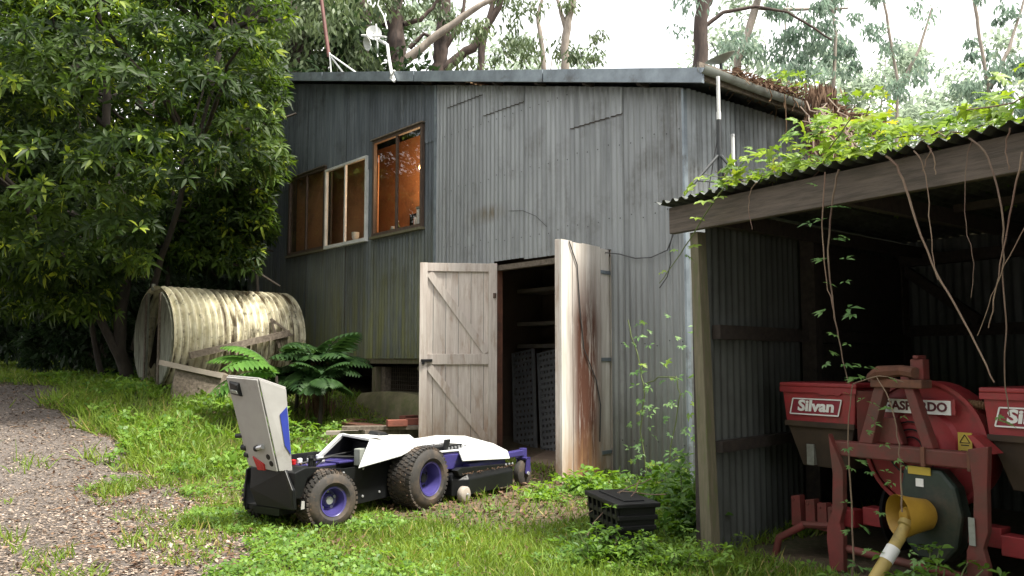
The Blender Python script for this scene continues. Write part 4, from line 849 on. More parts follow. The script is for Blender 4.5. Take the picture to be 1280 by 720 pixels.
n = 420; q = np.stack([rng.uniform(1.35, 2.2, n), rng.uniform(-.14, .6, n), np.full(n, .30)], 1)
def top_z(x, y):
    if y < -.09: return .238
    return .345+.12*min(1, max(0, (y+.1)/.35))-.10*max(0, x-1.95)/.3-(.10 if x < 1.45 and y > .05 else 0)
P_ = []
for _ in range(150): P_.append((random.uniform(.3, 1.3), random.uniform(.165, .48), .176+random.random()*.003))
for _ in range(120): P_.append((random.uniform(-.24, .1), random.uniform(.18, .45), .43 if random.random() < .3 else .175))
for _ in range(160): P_.append((random.uniform(1.36, 2.1), random.uniform(-.155, -.135), random.uniform(.2365, .239)))
for _ in range(260):
    a = random.uniform(0, 6.28); cx_, cy_, rr_ = random.choice([(.05, .04, .199), (1.01, .02, .240)]); P_.append((cx_+math.cos(a)*(rr_+.006), cy_+random.uniform(-.09, .09), rr_+math.sin(a)*(rr_+.006)))
P_ = np.array(P_); n = len(P_); cl_ = simple_leaves('grass_clippings', P_, rand_dirs(n)*np.array([1, 1, .4]), rand_dirs(n)*.5+np.array([0, 0, 1.]), .016*rng.uniform(.6, 1.6, n), .005, M['litter'], mw, tone=rng.random(n)); cl_['kind'] = 'stuff'

# ================= SEED PLANTER IN THE LEAN-TO =================
KF = frame((1.66, 5.2), (.56, -.83))
pl_ = thing('seed_planter', 'faded red tractor mounted seed planter with two hoppers under the lean-to', 'planter', KF)
def text(s_, size, Mx, mat, parent, bold=.0, shear=0, sx=1.0, depth=.0015, name='lettering'):
    cu = bpy.data.curves.new('t', 'FONT'); cu.body = s_; cu.size = size; cu.offset = bold; cu.shear = shear; cu.extrude = depth; cu.align_x = 'CENTER'; cu.align_y = 'CENTER'; cu.resolution_u = 3
    o = bpy.data.objects.new('t', cu); COL.objects.link(o); bpy.context.view_layer.update()
    me = bpy.data.meshes.new_from_object(o.evaluated_get(bpy.context.evaluated_depsgraph_get())); bpy.data.objects.remove(o); bpy.data.curves.remove(cu)
    me.transform(Mx @ Matrix.Scale(sx, 4, (1, 0, 0))); me.materials.clear(); return link(name, me, mat, parent)
def face(x, y, z): return Matrix.Translation((x, y, z)) @ Matrix.Rotation(math.pi/2, 4, 'X')   # text facing -y
def hopper(x0):
    b, h, d = .50, 1.0, .40
    hp = MB().hex([(x0+.02, .01, .76), (x0+b-.02, .01, .76), (x0+b-.02, d, .76), (x0+.02, d, .76)], [(x0, .0, .985), (x0+b, .0, .985), (x0+b, d, .985), (x0, d, .985)]).build('hopper', M['red'], pl_, bevel=.008)
    MB().box(x0-.012, x0+b+.012, -.012, d+.012, .986, 1.012).build('lid', M['red'], hp, bevel=.008)
    mb = MB(); zz = .968
    mb.box(x0-.010, x0+b+.010, -.010, -.004, .955, .986)
    for k in range(4): mb.hex([(x0+.27+k*.035, -.010, .945-.006*(k % 2)), (x0+.30+k*.035, -.010, .945), (x0+.30+k*.035, -.005, .945), (x0+.27+k*.035, -.005, .945)], [(x0+.26+k*.035, -.010, .956), (x0+.31+k*.035, -.010, .956), (x0+.31+k*.035, -.005, .956), (x0+.26+k*.035, -.005, .956)])
    mb.build('lid_skirt', M['red'], hp)
    MB().hex([(x0+.10, .05, .52), (x0+b-.10, .05, .52), (x0+b-.10, d-.1, .52), (x0+.10, d-.1, .52)], [(x0+.025, .015, .758), (x0+b-.025, .015, .758), (x0+b-.025, d-.01, .758), (x0+.025, d-.01, .758)]).build('hopper_funnel', M['browndust'], hp, bevel=.006)
    MB().box(x0+.015, x0+b-.015, -.001, .01, .755, .785).build('dust_ledge', M['browndust'], hp)
    # name plate, a slanted frame with heavy letters
    cx_, cz = x0+.235, .872; w2, h2, sk = .165, .045, .012
    mb = MB(); t2 = .007
    P = [(cx_-w2-sk, cz-h2), (cx_+w2-sk, cz-h2), (cx_+w2+sk, cz+h2), (cx_-w2+sk, cz+h2)]
    for i in range(4):
        a, b2 = P[i], P[(i+1) % 4]; mb.bar((a[0], -.004, a[1]), (b2[0], -.004, b2[1]), t2, .004, (0, 1, 0))
    mb.build('name_plate_border', M['white'], hp)
    MB().prism([(x_*1.0, -.001, z_) for x_, z_ in P], (0, .006, 0)).build('name_plate', m_plain('deep_red_print', (.22, .015, .03), (.20, .015, .03)), hp)
    text('Silvan', .088, face(cx_, -.0025, cz+.002), M['white'], hp, .0032, .12, 1.25)
    return hp
hopper(-.03); hopper(1.17)
MB().box(.12, .17, .02, .06, .53, .65).build('white_tag', M['greybox'], pl_)
MB().box(1.42, 1.47, .0, .04, .50, .56).lathe((1.38, .02, .60), (0, -1, 0), [(0, .03), (.03, .026), (.04, .01)], 10).build('grey_fitting', M['greybox'], pl_, smooth=40)
# side panel of the left hopper facing the middle
MB().hex([(.475, .0, .60), (.50, .0, .60), (.52, .4, .58), (.49, .4, .58)], [(.475, .0, .975), (.70, .15, .96), (.72, .4, .96), (.49, .4, .97)]).build('hopper_wing', M['redrust'], pl_)
# fan housing
fx, fz = .83, .70
fan = MB().lathe((fx, .22, fz), (0, -1, 0), [(0, .33), (.02, .335), (.15, .335), (.17, .32), (.172, .20), (.19, .18), (.192, .001)], 44).build('fan_housing', M['red'], pl_, smooth=40)
MB().lathe((fx, .045, fz), (0, -1, 0), [(0, .345), (.012, .345), (.012, .325), (.0, .325)], 44, closed=True).build('housing_rim', M['red'], fan, smooth=40)
MB().box(.60, 1.03, .005, .02, .865, .945).build('name_board', M['red'], fan, bevel=.003)
mb = MB()
for a_, b_, c_, d_ in ((.62, 1.01, .86+.006, .874), (.62, 1.01, .93, .938), (.62, .628, .874, .93), (1.002, 1.01, .874, .93)): mb.box(a_, b_, -.002, .004, c_, d_)
mb.box(.628, 1.002, .001, .0045, .874, .93); mb.build('name_board_print', M['white'], fan)
text('GASPARDO', .064, face(.815, -.001, .902), M['ink'], fan, .002, 0, 1.06)
MB().box(1.045, 1.115, -.01, -.004, .675, .785).build('warning_sticker', M['sticker'], fan)
mb = MB(); mb.bar((1.055, -.012, .735), (1.08, -.012, .775), .003, .002, (0, 1, 0)).bar((1.08, -.012, .775), (1.105, -.012, .735), .003, .002, (0, 1, 0)).bar((1.055, -.012, .735), (1.105, -.012, .735), .003, .002, (0, 1, 0)).box(1.06, 1.09, -.012, -.0105, .685, .697).box(1.06, 1.10, -.012, -.0105, .72, .725)
mb.build('warning_print', M['black'], fan)
# fan front opening grille and spokes
mb = MB()
for r in (.06, .10, .14): mb.lathe((fx-.05, .02, fz-.02), (0, -1, 0), [(0, r+.004), (.004, r+.004), (.004, r-.004), (0, r-.004)], 28, closed=True)
mb.build('fan_grille', M['blackmetal'], fan, smooth=40)
# frame
MB().box(.40, 1.21, -.13, -.05, .62, .70).build('cross_beam', M['redrust'], pl_, bevel=.008)
MB().tube([(.93, -.095, .665), (.93, -.095, .72)], .01, 6).box(.92, .94, -.14, -.04, .612, .708).build('beam_clamp', M['rust'], pl_); MB().box(1.155, 1.17, -.14, -.04, .612, .708).build('beam_clamp', M['rust'], pl_)
def legplate(x, m):
    P = [(x-.03, .72), (x+.05*m+.02, .74), (x+.055, .55), (x+.05, .34), (x+.025, .26), (x+.045, .18), (x+.04, .0), (x-.045, .0), (x-.06, .16), (x-.055, .24), (x-.02, .32), (x-.01, .52)]
    return MB().prism([(a, -.16, b) for a, b in P], (0, .04, 0)).build('hitch_leg', M['redrust'], pl_, bevel=.005)
legplate(.43, -1); legplate(1.20, 1)
MB().hex([(1.20, -.1, .70), (1.26, -.1, .70), (1.26, .0, .70), (1.20, .0, .70)], [(1.14, -.1, .78), (1.17, -.1, .78), (1.17, .0, .78), (1.14, .0, .78)]).build('gusset', M['red'], pl_)
MB().box(1.165, 1.195, -.17, -.165, .27, .40).build('white_label', M['greybox'], pl_)
# three-point mast
MB().hex([(.56, -.12, .70), (.64, -.12, .70), (.64, -.06, .70), (.56, -.06, .70)], [(.66, -.10, 1.03), (.72, -.10, 1.03), (.72, -.04, 1.03), (.66, -.04, 1.03)]).hex([(.92, -.12, .70), (.98, -.12, .70), (.98, -.06, .70), (.92, -.06, .70)], [(.80, -.10, 1.06), (.85, -.10, 1.06), (.85, -.04, 1.06), (.80, -.04, 1.06)]).build('mast_bar', M['redrust'], pl_, bevel=.005)
MB().box(.64, .93, -.12, -.02, 1.0, 1.045).hex([(.64, -.12, 1.045), (.74, -.12, 1.045), (.74, -.02, 1.045), (.64, -.02, 1.045)], [(.66, -.1, 1.10), (.72, -.1, 1.10), (.72, -.04, 1.10), (.66, -.04, 1.10)]).build('mast_head', M['rust'], pl_, bevel=.006)
MB().box(.86, .93, -.1, -.04, 1.045, 1.15).box(.88, .91, -.11, -.03, 1.15, 1.17).build('mast_lug', M['redrust'], pl_, bevel=.005)
MB().tube([(.62, -.07, 1.05), (.70, -.13, 1.08), (.80, -.08, 1.09), (.90, -.12, 1.08)], [.03, .035, .03, .03], 8).build('hitch_pin', M['rust'], pl_, smooth=40)
MB().hex([(.60, -.06, .70), (.78, -.06, .70), (.78, .0, .70), (.60, .0, .70)], [(.66, -.06, .84), (.73, -.06, .84), (.73, .0, .84), (.66, .0, .84)]).build('gear_bracket', M['redrust'], pl_, bevel=.008)
# gearbox guard, cone and drive shaft
gp = [(.80, .60), (1.0, .60), (1.07, .52), (1.10, .38), (1.07, .22), (1.0, .14), (.86, .14), (.79, .22), (.76, .40)]
MB().prism([(a, -.10, b) for a, b in gp], (0, .10, 0)).build('gearbox_guard', M['dgreen'], pl_, bevel=.02)
MB().box(.83, .95, -.106, -.1005, .565, .605).build('yellow_label', M['sticker'], pl_); MB().box(.87, .91, -.106, -.1005, .505, .545).build('white_label', M['white'], pl_)
c0 = Vector((.94, -.10, .375)); cd = Vector((-.42, -.86, -.04)).normalized()
cone = MB().lathe(c0, cd, [(0, .055), (.02, .075), (.09, .088), (.17, .108), (.178, .108), (.17, .102), (.09, .080), (.03, .06), (.028, .0005)], 32).build('guard_cone', M['yellow'], pl_, smooth=40)
pk = c0+cd*.10
MB().lathe(c0+cd*.03, cd, [(0, .045), (.04, .05), (.09, .048), (.12, .036), (.125, .001)], 20).build('shaft_bell', M['yellow'], pl_, smooth=40)
e1 = pk; e2 = Vector((.60, -.80, .04))
e2 = e1+Vector((-.035, -.19, -.21)).normalized()*.60
dd = (e2-e1)
MB().lathe(e1, dd, [(0, .026), (.04, .034), (.045, .042), (.07, .042), (.075, .030), (.20, .030)], 18).build('shaft_sleeve', M['shaft'], pl_, smooth=40)
MB().lathe(e1+dd.normalized()*.20, dd, [(0, .034), (.08, .034)], 18).build('white_band', M['white'], pl_, smooth=40); MB().lathe(e1+dd.normalized()*.28, dd, [(0, .033), (.13, .033)], 18).build('shaft_sleeve', M['shaft'], pl_, smooth=40)
# lower tubes, springs, coulters
MB().tube([(.38, -.12, .125), (1.16, -.12, .10)], .022, 10).build('lower_tube', M['redrust'], pl_, smooth=50)
MB().tube([(.14, -.05, .19), (.0, -.10, .10), (-.02, -.11, .0)], .022, 10).build('foot_tube', M['redrust'], pl_, smooth=40); MB().tube([(.12, -.05, .19), (.35, .0, .21)], .02, 8).build('foot_tube', M['redrust'], pl_, smooth=40)
for k, x_ in enumerate((.03, .13, .21, .28)): 
    MB().hex([(x_, -.02, .17), (x_+.065, -.02, .17), (x_+.065, .03, .17), (x_, .03, .17)], [(x_, -.02, .34-.01*k), (x_+.06, -.02, .35-.01*k), (x_+.06, .03, .35-.01*k), (x_, .03, .34-.01*k)]).lathe((x_+.02, -.02, .32-.01*k), (0, -1, 0), [(0, .008), (.006, .007)], 8).build('coulter_plate', M['redrust'], pl_, bevel=.005)
MB().box(.0, .40, .05, .14, .20, .30).build('tool_bar', M['red'], pl_, bevel=.006); MB().box(1.20, 2.2, .05, .14, .20, .30).build('tool_bar', M['red'], pl_, bevel=.006); MB().box(.42, 1.18, .10, .20, .22, .32).build('tool_bar', M['red'], pl_, bevel=.006)
mb = MB(); k = 0
pts = [Vector((1.0, .08, .93)).lerp(Vector((1.22, .10, .91)), j/60) for j in range(61)]
MB().tube(pts, [.022+.003*math.sin(j*1.6) for j in range(61)], 10).build('ribbed_hose', M['hay'], pl_, smooth=50)
for xx in (.55, 1.32): MB().lathe((xx, .25, .30), (1, 0, 0), [(0, .05), (.005, .20), (.03, .21), (.035, .05)], 24).build('coulter_disc', M['blackmetal'], pl_, smooth=40)
gb = MB().box(1.20, 1.46, .45, .70, .92, 1.10).build('grey_tub', M['greybox'], None, KF, bevel=.01); tag(gb, 'pale grey tub on the shelf behind the right hopper', 'tub')
MB().box(1.19, 1.47, .44, .71, 1.085, 1.11).build('tub_rim', M['greybox'], gb, KF)
MB().box(1.1, 1.7, .43, .75, .86, .915).build('tub_shelf', M['darkwood'], lt, KF)
# ================= VEGETATION =================
def P3(px, py, Y):          # point on a sight line of the photograph at world depth Y
    a = (px-640)/1067; b = (360-py)/1067; r = Vector((a, math.cos(PITCH)-b*math.sin(PITCH), math.sin(PITCH)+b*math.cos(PITCH))); return Vector((0, 0, EYE))+r*(Y/r.y)
def arr(l): return np.array([tuple(p) for p in l])
def wobble(pts, a, n=4):
    out = []
    for p, q in zip(pts[:-1], pts[1:]):
        p, q = Vector(p), Vector(q)
        for k in range(n): out.append(p.lerp(q, k/n)+Vector([random.uniform(-a, a) for _ in range(3)])*(1 if (k or out) else 0))
    return out+[Vector(pts[-1])]
def rosettes(C, A, n, L, Wd, spread=(35, 100)):
    """C centres, A axes; n leaves fanned about each axis"""
    m = len(C); A = nrm(A); ref = nrm(np.cross(A, rand_dirs(m))); B2 = np.cross(A, ref)
    az = (np.arange(n)[None]*2*np.pi/n*1.618+rng.random((m, 1))*6.3); th = np.radians(rng.uniform(spread[0], spread[1], (m, n)))
    d = A[:, None]*np.cos(th)[..., None]+(ref[:, None]*np.cos(az)[..., None]+B2[:, None]*np.sin(az)[..., None])*np.sin(th)[..., None]
    base = np.repeat(C, n, 0)+d.reshape(-1, 3)*.01; d = d.reshape(-1, 3); up = np.repeat(A, n, 0)+rng.normal(size=(m*n, 3))*.25
    return base, d, up, L*rng.uniform(.7, 1.2, m*n), Wd*rng.uniform(.8, 1.2, m*n)
# ---- the big broad-leaved tree on the left
bt = thing('broadleaf_tree', 'large dense tree with glossy drooping leaves beside the iron tank', 'tree', Matrix.Translation((-5.7, 12.9, .75)))
cen = np.array([-6.35, 12.6, 5.3]); rad = np.array([3.55, 3.4, 4.3])
cl = []
while len(cl) < 330:
    d = rand_dirs(1)[0]; r = rng.uniform(.55, 1.0)**.6
    p = cen+d*rad*r*(1+.12*math.sin(d[0]*7+d[2]*5))
    if p[2] < 2.0 or (W.inverted() @ Vector(p)).y < .35 and p[0] > -6: continue
    cl.append(p)
for q in ((330, 110, 10.6), (350, 160, 10.9), (355, 210, 11.2), (345, 60, 10.4), (320, 250, 11.3), (340, 290, 11.8), (300, 330, 11.8), (250, 300, 11.2), (350, 330, 12.1), (285, 200, 10.2), (310, 160, 10.0), (230, 240, 9.6), (200, 190, 9.3), (130, 210, 9.3), (90, 250, 9.5), (50, 200, 9.4), (30, 120, 9.2), (80, 60, 9.2), (150, 110, 9.0), (240, 120, 9.4), (300, 60, 9.6), (210, 40, 9.2), (120, 20, 9.2), (40, 20, 9.4), (160, 290, 9.9), (220, 330, 10.8), (60, 310, 10.2), (10, 270, 10), (340, 20, 10.4), (290, 10, 9.8), (200, 300, 10.5), (110, 330, 10.8), (20, 340, 11.0), (270, 260, 10.8), (330, 200, 10.8), (365, 100, 11.3), (362, 140, 11.5), (20, 360, 11.8), (70, 365, 12.4), (110, 350, 12.6), (40, 390, 13), (150, 340, 12.8), (200, 320, 13), (250, 330, 13.2), (290, 310, 13.2), (10, 400, 12.5), (95, 395, 14), (300, 280, 12.8), (240, 280, 12.6), (180, 350, 13.5), (130, 380, 13.8), (230, 345, 13.8), (270, 345, 13.9), (140, 350, 11.9), (110, 370, 11.8), (80, 385, 12.2), (130, 395, 12.3), (50, 350, 11.8)):
    cl.append(arr([P3(*q)])[0])
cl = np.array(cl); nr = 42
out = nrm((cl-cen)/rad)
def px_of(c):
    c = np.asarray(c)-np.array([0, 0, EYE]); dp = c[:, 1]*math.cos(PITCH)+c[:, 2]*math.sin(PITCH); return 640+1067*c[:, 0]/dp, 360-1067*(-c[:, 1]*math.sin(PITCH)+c[:, 2]*math.cos(PITCH))/dp
rc = np.repeat(cl, nr, 0); ro = np.repeat(out, nr, 0); cr_ = np.repeat(rng.uniform(.32, .62, len(cl)), nr)
dd_ = rand_dirs(len(rc)); dd_[:, 2] = np.abs(dd_[:, 2])*.8-.15
rc = rc+dd_*cr_[:, None]*np.array([1.15, 1.15, .62])
ax = ro*.5+dd_*.7+np.array([0, 0, .45])+rng.normal(size=rc.shape)*.25
qx, qy = px_of(rc); ok = (qx < 352+9*np.sin(qy*.07)-np.clip(qy-230, 0, 90)*.25) & ~((qx > 150) & (qy > 338)) & (qy < 400)   # the crown stops short of the windows and the tank
tip = np.repeat(rng.random(len(cl))**2, nr)*.7+rng.random(len(rc))*.25
tip = np.where(rng.random(len(rc)) < .12, .85+.15*rng.random(len(rc)), tip)      # young yellow-green leaves at random, bright to stand in for sunlit highlights
rc, ax, tip = rc[ok], ax[ok], tip[ok]; qx, qy = px_of(rc)
k = (qx > 190) & (qy > 225) & (rc[:, 1] < 12.4); sc_ = np.where(k, (12.4+rng.random(len(rc))*.9)/rc[:, 1], 1)[:, None]; rc = np.array([0, 0, EYE])+(rc-np.array([0, 0, EYE]))*sc_   # nothing overhangs the front of the tank
b_, d_, u_, L_a, W_a = rosettes(rc, ax, 8, .145, .040, (30, 105)); tn = np.repeat(tip, 8)+rng.normal(size=len(b_))*.06
leaves('crown', b_, d_, u_, L_a, W_a, M['leaf_big'], bt, droop=.30, fold=.14, tone=np.clip(tn, 0, 1)).data.transform(Matrix.Translation((5.7, -12.9, -.75)))
mb = MB(); base = Vector((-5.75, 12.9, .5))
stems = [[(-5.75, 12.9, .45), (-5.9, 12.8, 1.6), (-5.7, 12.7, 2.9), (-6.1, 12.6, 4.6), (-6.3, 12.6, 6.6), (-6.4, 12.6, 8.4)], [(-5.8, 12.85, 1.0), (-6.3, 12.5, 2.2), (-7.2, 12.1, 3.6), (-8.2, 11.8, 5.2)],
         [(-5.7, 12.9, 1.3), (-5.1, 12.3, 2.6), (-4.5, 11.9, 4.0), (-4.0, 11.7, 5.6)], [(-5.5, 12.9, .5), (-5.2, 12.8, 1.9), (-5.3, 13.0, 3.4), (-4.9, 13.3, 5.5)], [(-6.1, 12.9, .5), (-6.4, 12.9, 1.9), (-6.6, 13.2, 3.2), (-7.1, 13.5, 5.5)]]
for k, s_ in enumerate(stems):
    w_ = wobble(s_, .05, 4); r0_ = (.11, .07, .06, .05, .05)[k]; mb.tube(w_, [r0_*(1-.78*i/len(w_)) for i in range(len(w_))], 9)
mb.build('trunk', M['bark_tree'], bt, I4, smooth=60)
mb = MB(); sp = [Vector(p) for s_ in stems for p in s_[2:]]
for c in cl[::2]:
    c = Vector(c)
    if c.y < 12.4 and c.z < 4.6: continue
    o_ = min(sp, key=lambda p: (p-c).length+max(0, p.z-c.z)*2); md = o_.lerp(c, .5)+Vector((0, 0, .15)); w_ = wobble([o_, md, c], .06, 3); mb.tube(w_, [.035*(1-.8*i/len(w_))+.005 for i in range(len(w_))], 5, cap=False)
mb.build('limbs', M['bark_tree'], bt, I4, smooth=60)
# thin pale sapling stem before the shed wall
sp_ = thing('sapling', 'thin pale sapling stem standing between the tree and the shed windows', 'sapling', Matrix.Translation(P3(322, 300, 14.2)))
w_ = wobble([P3(324, 455, 14.4), P3(320, 300, 14.2), P3(312, 225, 14.0), P3(300, 150, 13.8)], .02); MB().tube(w_, [.03*(1-.6*i/len(w_)) for i in range(len(w_))], 7).build('stem', M['bark_grey'], sp_, I4, smooth=60)
c0_ = arr([P3(312+rng.normal()*14, 200+rng.uniform(-60, 90), 13.9+rng.normal()*.2) for _ in range(70)])
b_, d_, u_, l_, ww = rosettes(c0_, rand_dirs(70)*.5+np.array([0, 0, .6]), 7, .16, .045); o = leaves('foliage', b_, d_, u_, l_, ww, M['leaf_big'], sp_, tone=rng.random(len(b_))*.7); o.data.transform(WM[sp_.name].inverted())

# ---- woods behind on the left
def tree_mass(name, label, x, y, h, r, nleaf, mat, size, bark='bark_tree', low=.15, trunk=.16, group=None, seed=0, flat=.8, kind='tree'):
    z = gzf(x, y); T0 = Matrix.Translation((x, y, z)); o = thing(name, label, kind, T0, group)
    k = max(10, nleaf//170); cc = []
    while len(cc) < k:
        d = rand_dirs(1)[0]; q = np.array([0, 0, h*(.5+low/2)])+d*np.array([r, r, h*(.5-low/2)])*rng.uniform(.35, 1)**.5
        cc.append(q)
    cc = np.array(cc); n = nleaf//k; C2 = np.repeat(cc, n, 0); dd = rand_dirs(len(C2))*rng.random((len(C2), 1))**.4
    C2 = C2+dd*np.array([1, 1, .7])*r*.27*np.repeat(rng.uniform(.6, 1.3, k), n)[:, None]
    di = rand_dirs(len(C2))*.7+np.repeat(nrm(cc-np.array([0, 0, h*.5])), n, 0)*.5+np.array([0, 0, -.15]); up = rand_dirs(len(C2))*.6+np.array([0, 0, 1])
    tn = np.clip(np.repeat(rng.random(k), n)*.5+rng.random(len(C2))*.5, 0, 1)
    simple_leaves('crown', C2, di, up, size*rng.uniform(.6, 1.3, len(C2)), size*.42, mat, o, tone=tn)
    mb = MB(); w_ = wobble([(0, 0, -.2), (r*.06, 0, h*.35), (-r*.05, r*.05, h*.7), (0, 0, h*.93)], r*.02); mb.tube(w_, [trunk*(1-.8*i/len(w_)) for i in range(len(w_))], 8)
    for c in cc[::3]:
        s_ = Vector((0, 0, max(h*.2, c[2]-r*.5))); w_ = wobble([s_, s_.lerp(Vector(c), .5)+Vector((0, 0, .1)), Vector(c)], r*.02, 2); mb.tube(w_, [trunk*.3*(1-.8*i/len(w_)) for i in range(len(w_))], 5, cap=False)
    mb.build('trunk', M[bark], o, smooth=60); return o
G = 'dark trees closing the view behind the tank'
tree_mass('background_tree', 'dark tree behind the tank, straight past the big trunk', -8.6, 19.5, 8.5, 3.6, 15000, M['leaf_dark'], .26, low=.0, group=G)
tree_mass('background_tree', 'dark spreading tree at the far left edge behind the track', -14.6, 22.5, 10.5, 4.4, 16000, M['leaf_dark'], .30, low=.02, group=G)
tree_mass('background_tree', 'dark tree filling the gap between the big tree and the shed', -4.9, 20.5, 9.0, 3.4, 13000, M['leaf_dark'], .28, low=.0, group=G)
tree_mass('background_tree', 'mid green tree far behind the big tree crown', -12.0, 28.5, 13.5, 5.2, 16000, M['leaf_dark'], .36, low=.0, group=G)
tree_mass('background_tree', 'tall dark tree beyond the left end of the shed roof', -7.0, 27.5, 14, 3.6, 9000, M['leaf_dark'], .34, low=.02, group=G)
tree_mass('background_tree', 'dark tree at the edge of the picture beyond the drive', -20.5, 29.5, 13, 5.4, 15000, M['leaf_dark'], .38, low=.0, group=G)
tree_mass('background_tree', 'shaded tree left of the big trunk with low branches', -10.8, 16.6, 5.2, 2.6, 12000, M['leaf_dark'], .20, low=.05, group=G)
for q in ((8.5, -5.0, 8, 3.2, 'unseen tall tree added behind the viewer to the right'), (-1.5, -8.0, 10, 4.4, 'unseen tall tree added directly behind the viewer'), (-9.0, -4.5, 9.5, 4.0, 'unseen tall tree added behind the viewer to the left'), (-12.5, 1.0, 9.0, 3.4, 'unseen tree added on the left of the drive'), (-5.5, -9.5, 11, 4.0, 'unseen dense tree added further behind the viewer'), (10.5, 8.0, 7.5, 3.0, 'unseen tree beyond the closed end of the lean-to')):
    tree_mass('background_tree', q[4], q[0], q[1], q[2], q[3], 9000, M['leaf_dark'], .42, low=.05, group='unseen trees added round the yard to cut the sky light')  # out of view, added to dim the lean-to and the walls
tree_mass('low_bush', 'bright low bush at the end of the dirt track', -13.6, 26, 1.3, 2.4, 6000, M['leaf_weed'], .20, low=.0, trunk=.05, kind='bush')
tree_mass('background_tree', 'small shaded tree right behind the big trunk', -8.0, 15.6, 4.4, 2.0, 11000, M['leaf_dark'], .17, low=.0, group=G)
tree_mass('low_bush', 'dark bush at the left edge where the drive meets the track', -15.5, 24.5, 3.2, 3.0, 7000, M['leaf_dark'], .24, low=.0, trunk=.05, kind='bush')
tree_mass('low_bush', 'dark low bush standing left of the iron tank', -6.9, 14.3, 1.15, 1.1, 5000, M['leaf_dark'], .14, low=.0, trunk=.04, kind='bush')

# ---- gum trees behind the roof
def gum(name, label, Y, stems, clumps, bark, mat=None, size=.20, per=90, group='tall gum trees behind the shed roof', kind='tree', cr=.55):
    b0 = stems[0][0][0]; b0 = P3(b0[0], b0[1], Y); o = thing(name, label, kind, Matrix.Translation((b0.x, b0.y, 0)), group); inv = WM[o.name].inverted()
    for i, (pts, r) in enumerate(stems):
        q = [P3(p[0], p[1], Y+(p[2] if len(p) > 2 else 0)) for p in pts]
        if i == 0: q = [Vector((q[0].x, q[0].y, 0))]+q
        w_ = wobble(q, r*.22, 5); m = len(w_)
        MB().tube(w_, [1.35*r*(1-(.25 if i == 0 else .6)*k/m)*random.uniform(.93, 1.07) for k in range(m)], 9).build('trunk' if i == 0 else 'branch', M[bark] if isinstance(bark, str) else M[bark[min(i, len(bark)-1)]], o, I4, smooth=60)
    C2 = []; tn = []
    for c in clumps:
        px, py, n_, sp = c[:4]; dz = c[4] if len(c) > 4 else 0
        for _ in range(int(n_*(1.7 if 'left end' in label else .8 if Y < 27 and mat is None else 1.0))):
            # small sprays of leaves, each hanging from a twig
            s0_ = P3(px+rng.normal()*sp, py+rng.normal()*sp*.6, Y+dz+rng.normal()*.8); t_ = rng.random()*.6
            q = int(per*rng.uniform(.5, 1.3)); s_ = rand_dirs(q)*rng.random((q, 1))**.5*cr*rng.uniform(.5, 1.1)*np.array([1, 1, .75])
            C2.append(np.array(tuple(s0_))+s_); tn.append(t_+rng.random(q)*.4)
    if C2:
        C2 = np.concatenate(C2); tn = np.concatenate(tn); di = rand_dirs(len(C2))*.6+np.array([0, 0, -.75]); up = rand_dirs(len(C2))
        f = simple_leaves('foliage', C2, di, up, size*rng.uniform(.6, 1.3, len(C2)), size*.34, mat or M['leaf_euc'], o, tone=tn, droop=.1); f.data.transform(inv)
    return o
gum('gum_tree', 'gum tree with leafy crown above the left end of the roof', 19, [([(380, 120), (372, 40), (350, -10), (330, -60)], .20), ([(440, 110), (455, 40), (452, 0), (445, -40)], .16)],
    [(380, 30, 7, 22), (410, 70, 6, 20), (430, 20, 7, 22), (465, 75, 3, 12), (400, 0, 5, 25), (360, 70, 4, 15), (450, -20, 6, 30)], 'bark_dark')
gum('gum_tree', 'straight dark trunked gum tree right of the white aerial', 20, [([(497, 130), (495, 60), (493, 0), (491, -50)], .19), ([(503, 78), (545, 45), (602, 5), (650, -20)], .085), ([(495, 40), (460, 12), (446, -20)], .07), ([(505, 30), (525, 25), (540, 10), (560, -20)], .05)],
    [(470, 0, 3, 16), (530, 5, 3, 16), (600, 30, 2, 12), (530, -30, 6, 30)], ('bark_dark', 'bark_grey', 'bark_dark', 'bark_dark'))
gum('gum_tree', 'forked reddish gum tree in the middle of the roofline', 22, [([(548, 130), (549, 85), (552, 50), (556, 0), (558, -40)], .17), ([(555, 86), (590, 60), (618, 20), (640, -30)], .11), ([(600, 130), (602, 60), (612, 20), (625, -30)], .09), ([(556, 60), (575, 30), (585, -20)], .06), ([(512, 60), (530, 42), (550, 50)], .05)],
    [(560, 30, 3, 14), (585, 75, 2, 10), (640, 68, 4, 14), (620, 85, 3, 14), (655, 40, 2, 12), (580, -10, 5, 25), (640, -10, 4, 30)], 'bark_dark')
gum('gum_tree', 'slender pale gum tree with thin upright forks', 26, [([(706, 130), (706, 60), (711, 20), (722, -20)], .11), ([(708, 40), (700, 10), (690, -20)], .06), ([(682, 120), (678, 60), (672, 20), (680, -10)], .07)],
    [(690, 65, 4, 12), (735, 70, 2, 7), (665, 50, 3, 12), (700, 10, 2, 12), (730, 45, 2, 8), (690, -20, 5, 25), (745, 85, 1, 5)], 'bark_grey')
gum('gum_tree', 'dark straight gum trunk above the gutter corner', 17, [([(874, 130), (876, 60), (878, 0), (879, -50)], .125), ([(882, 32), (905, 15), (945, 8), (985, 15), (1040, 50)], .035), ([(882, 12), (895, -10), (910, -30)], .04)],
    [(905, 45, 2, 9), (855, 30, 1, 5), (860, 0, 2, 9), (890, 90, 2, 8)], 'bark_dark', M['leaf_far'], .15, 60)
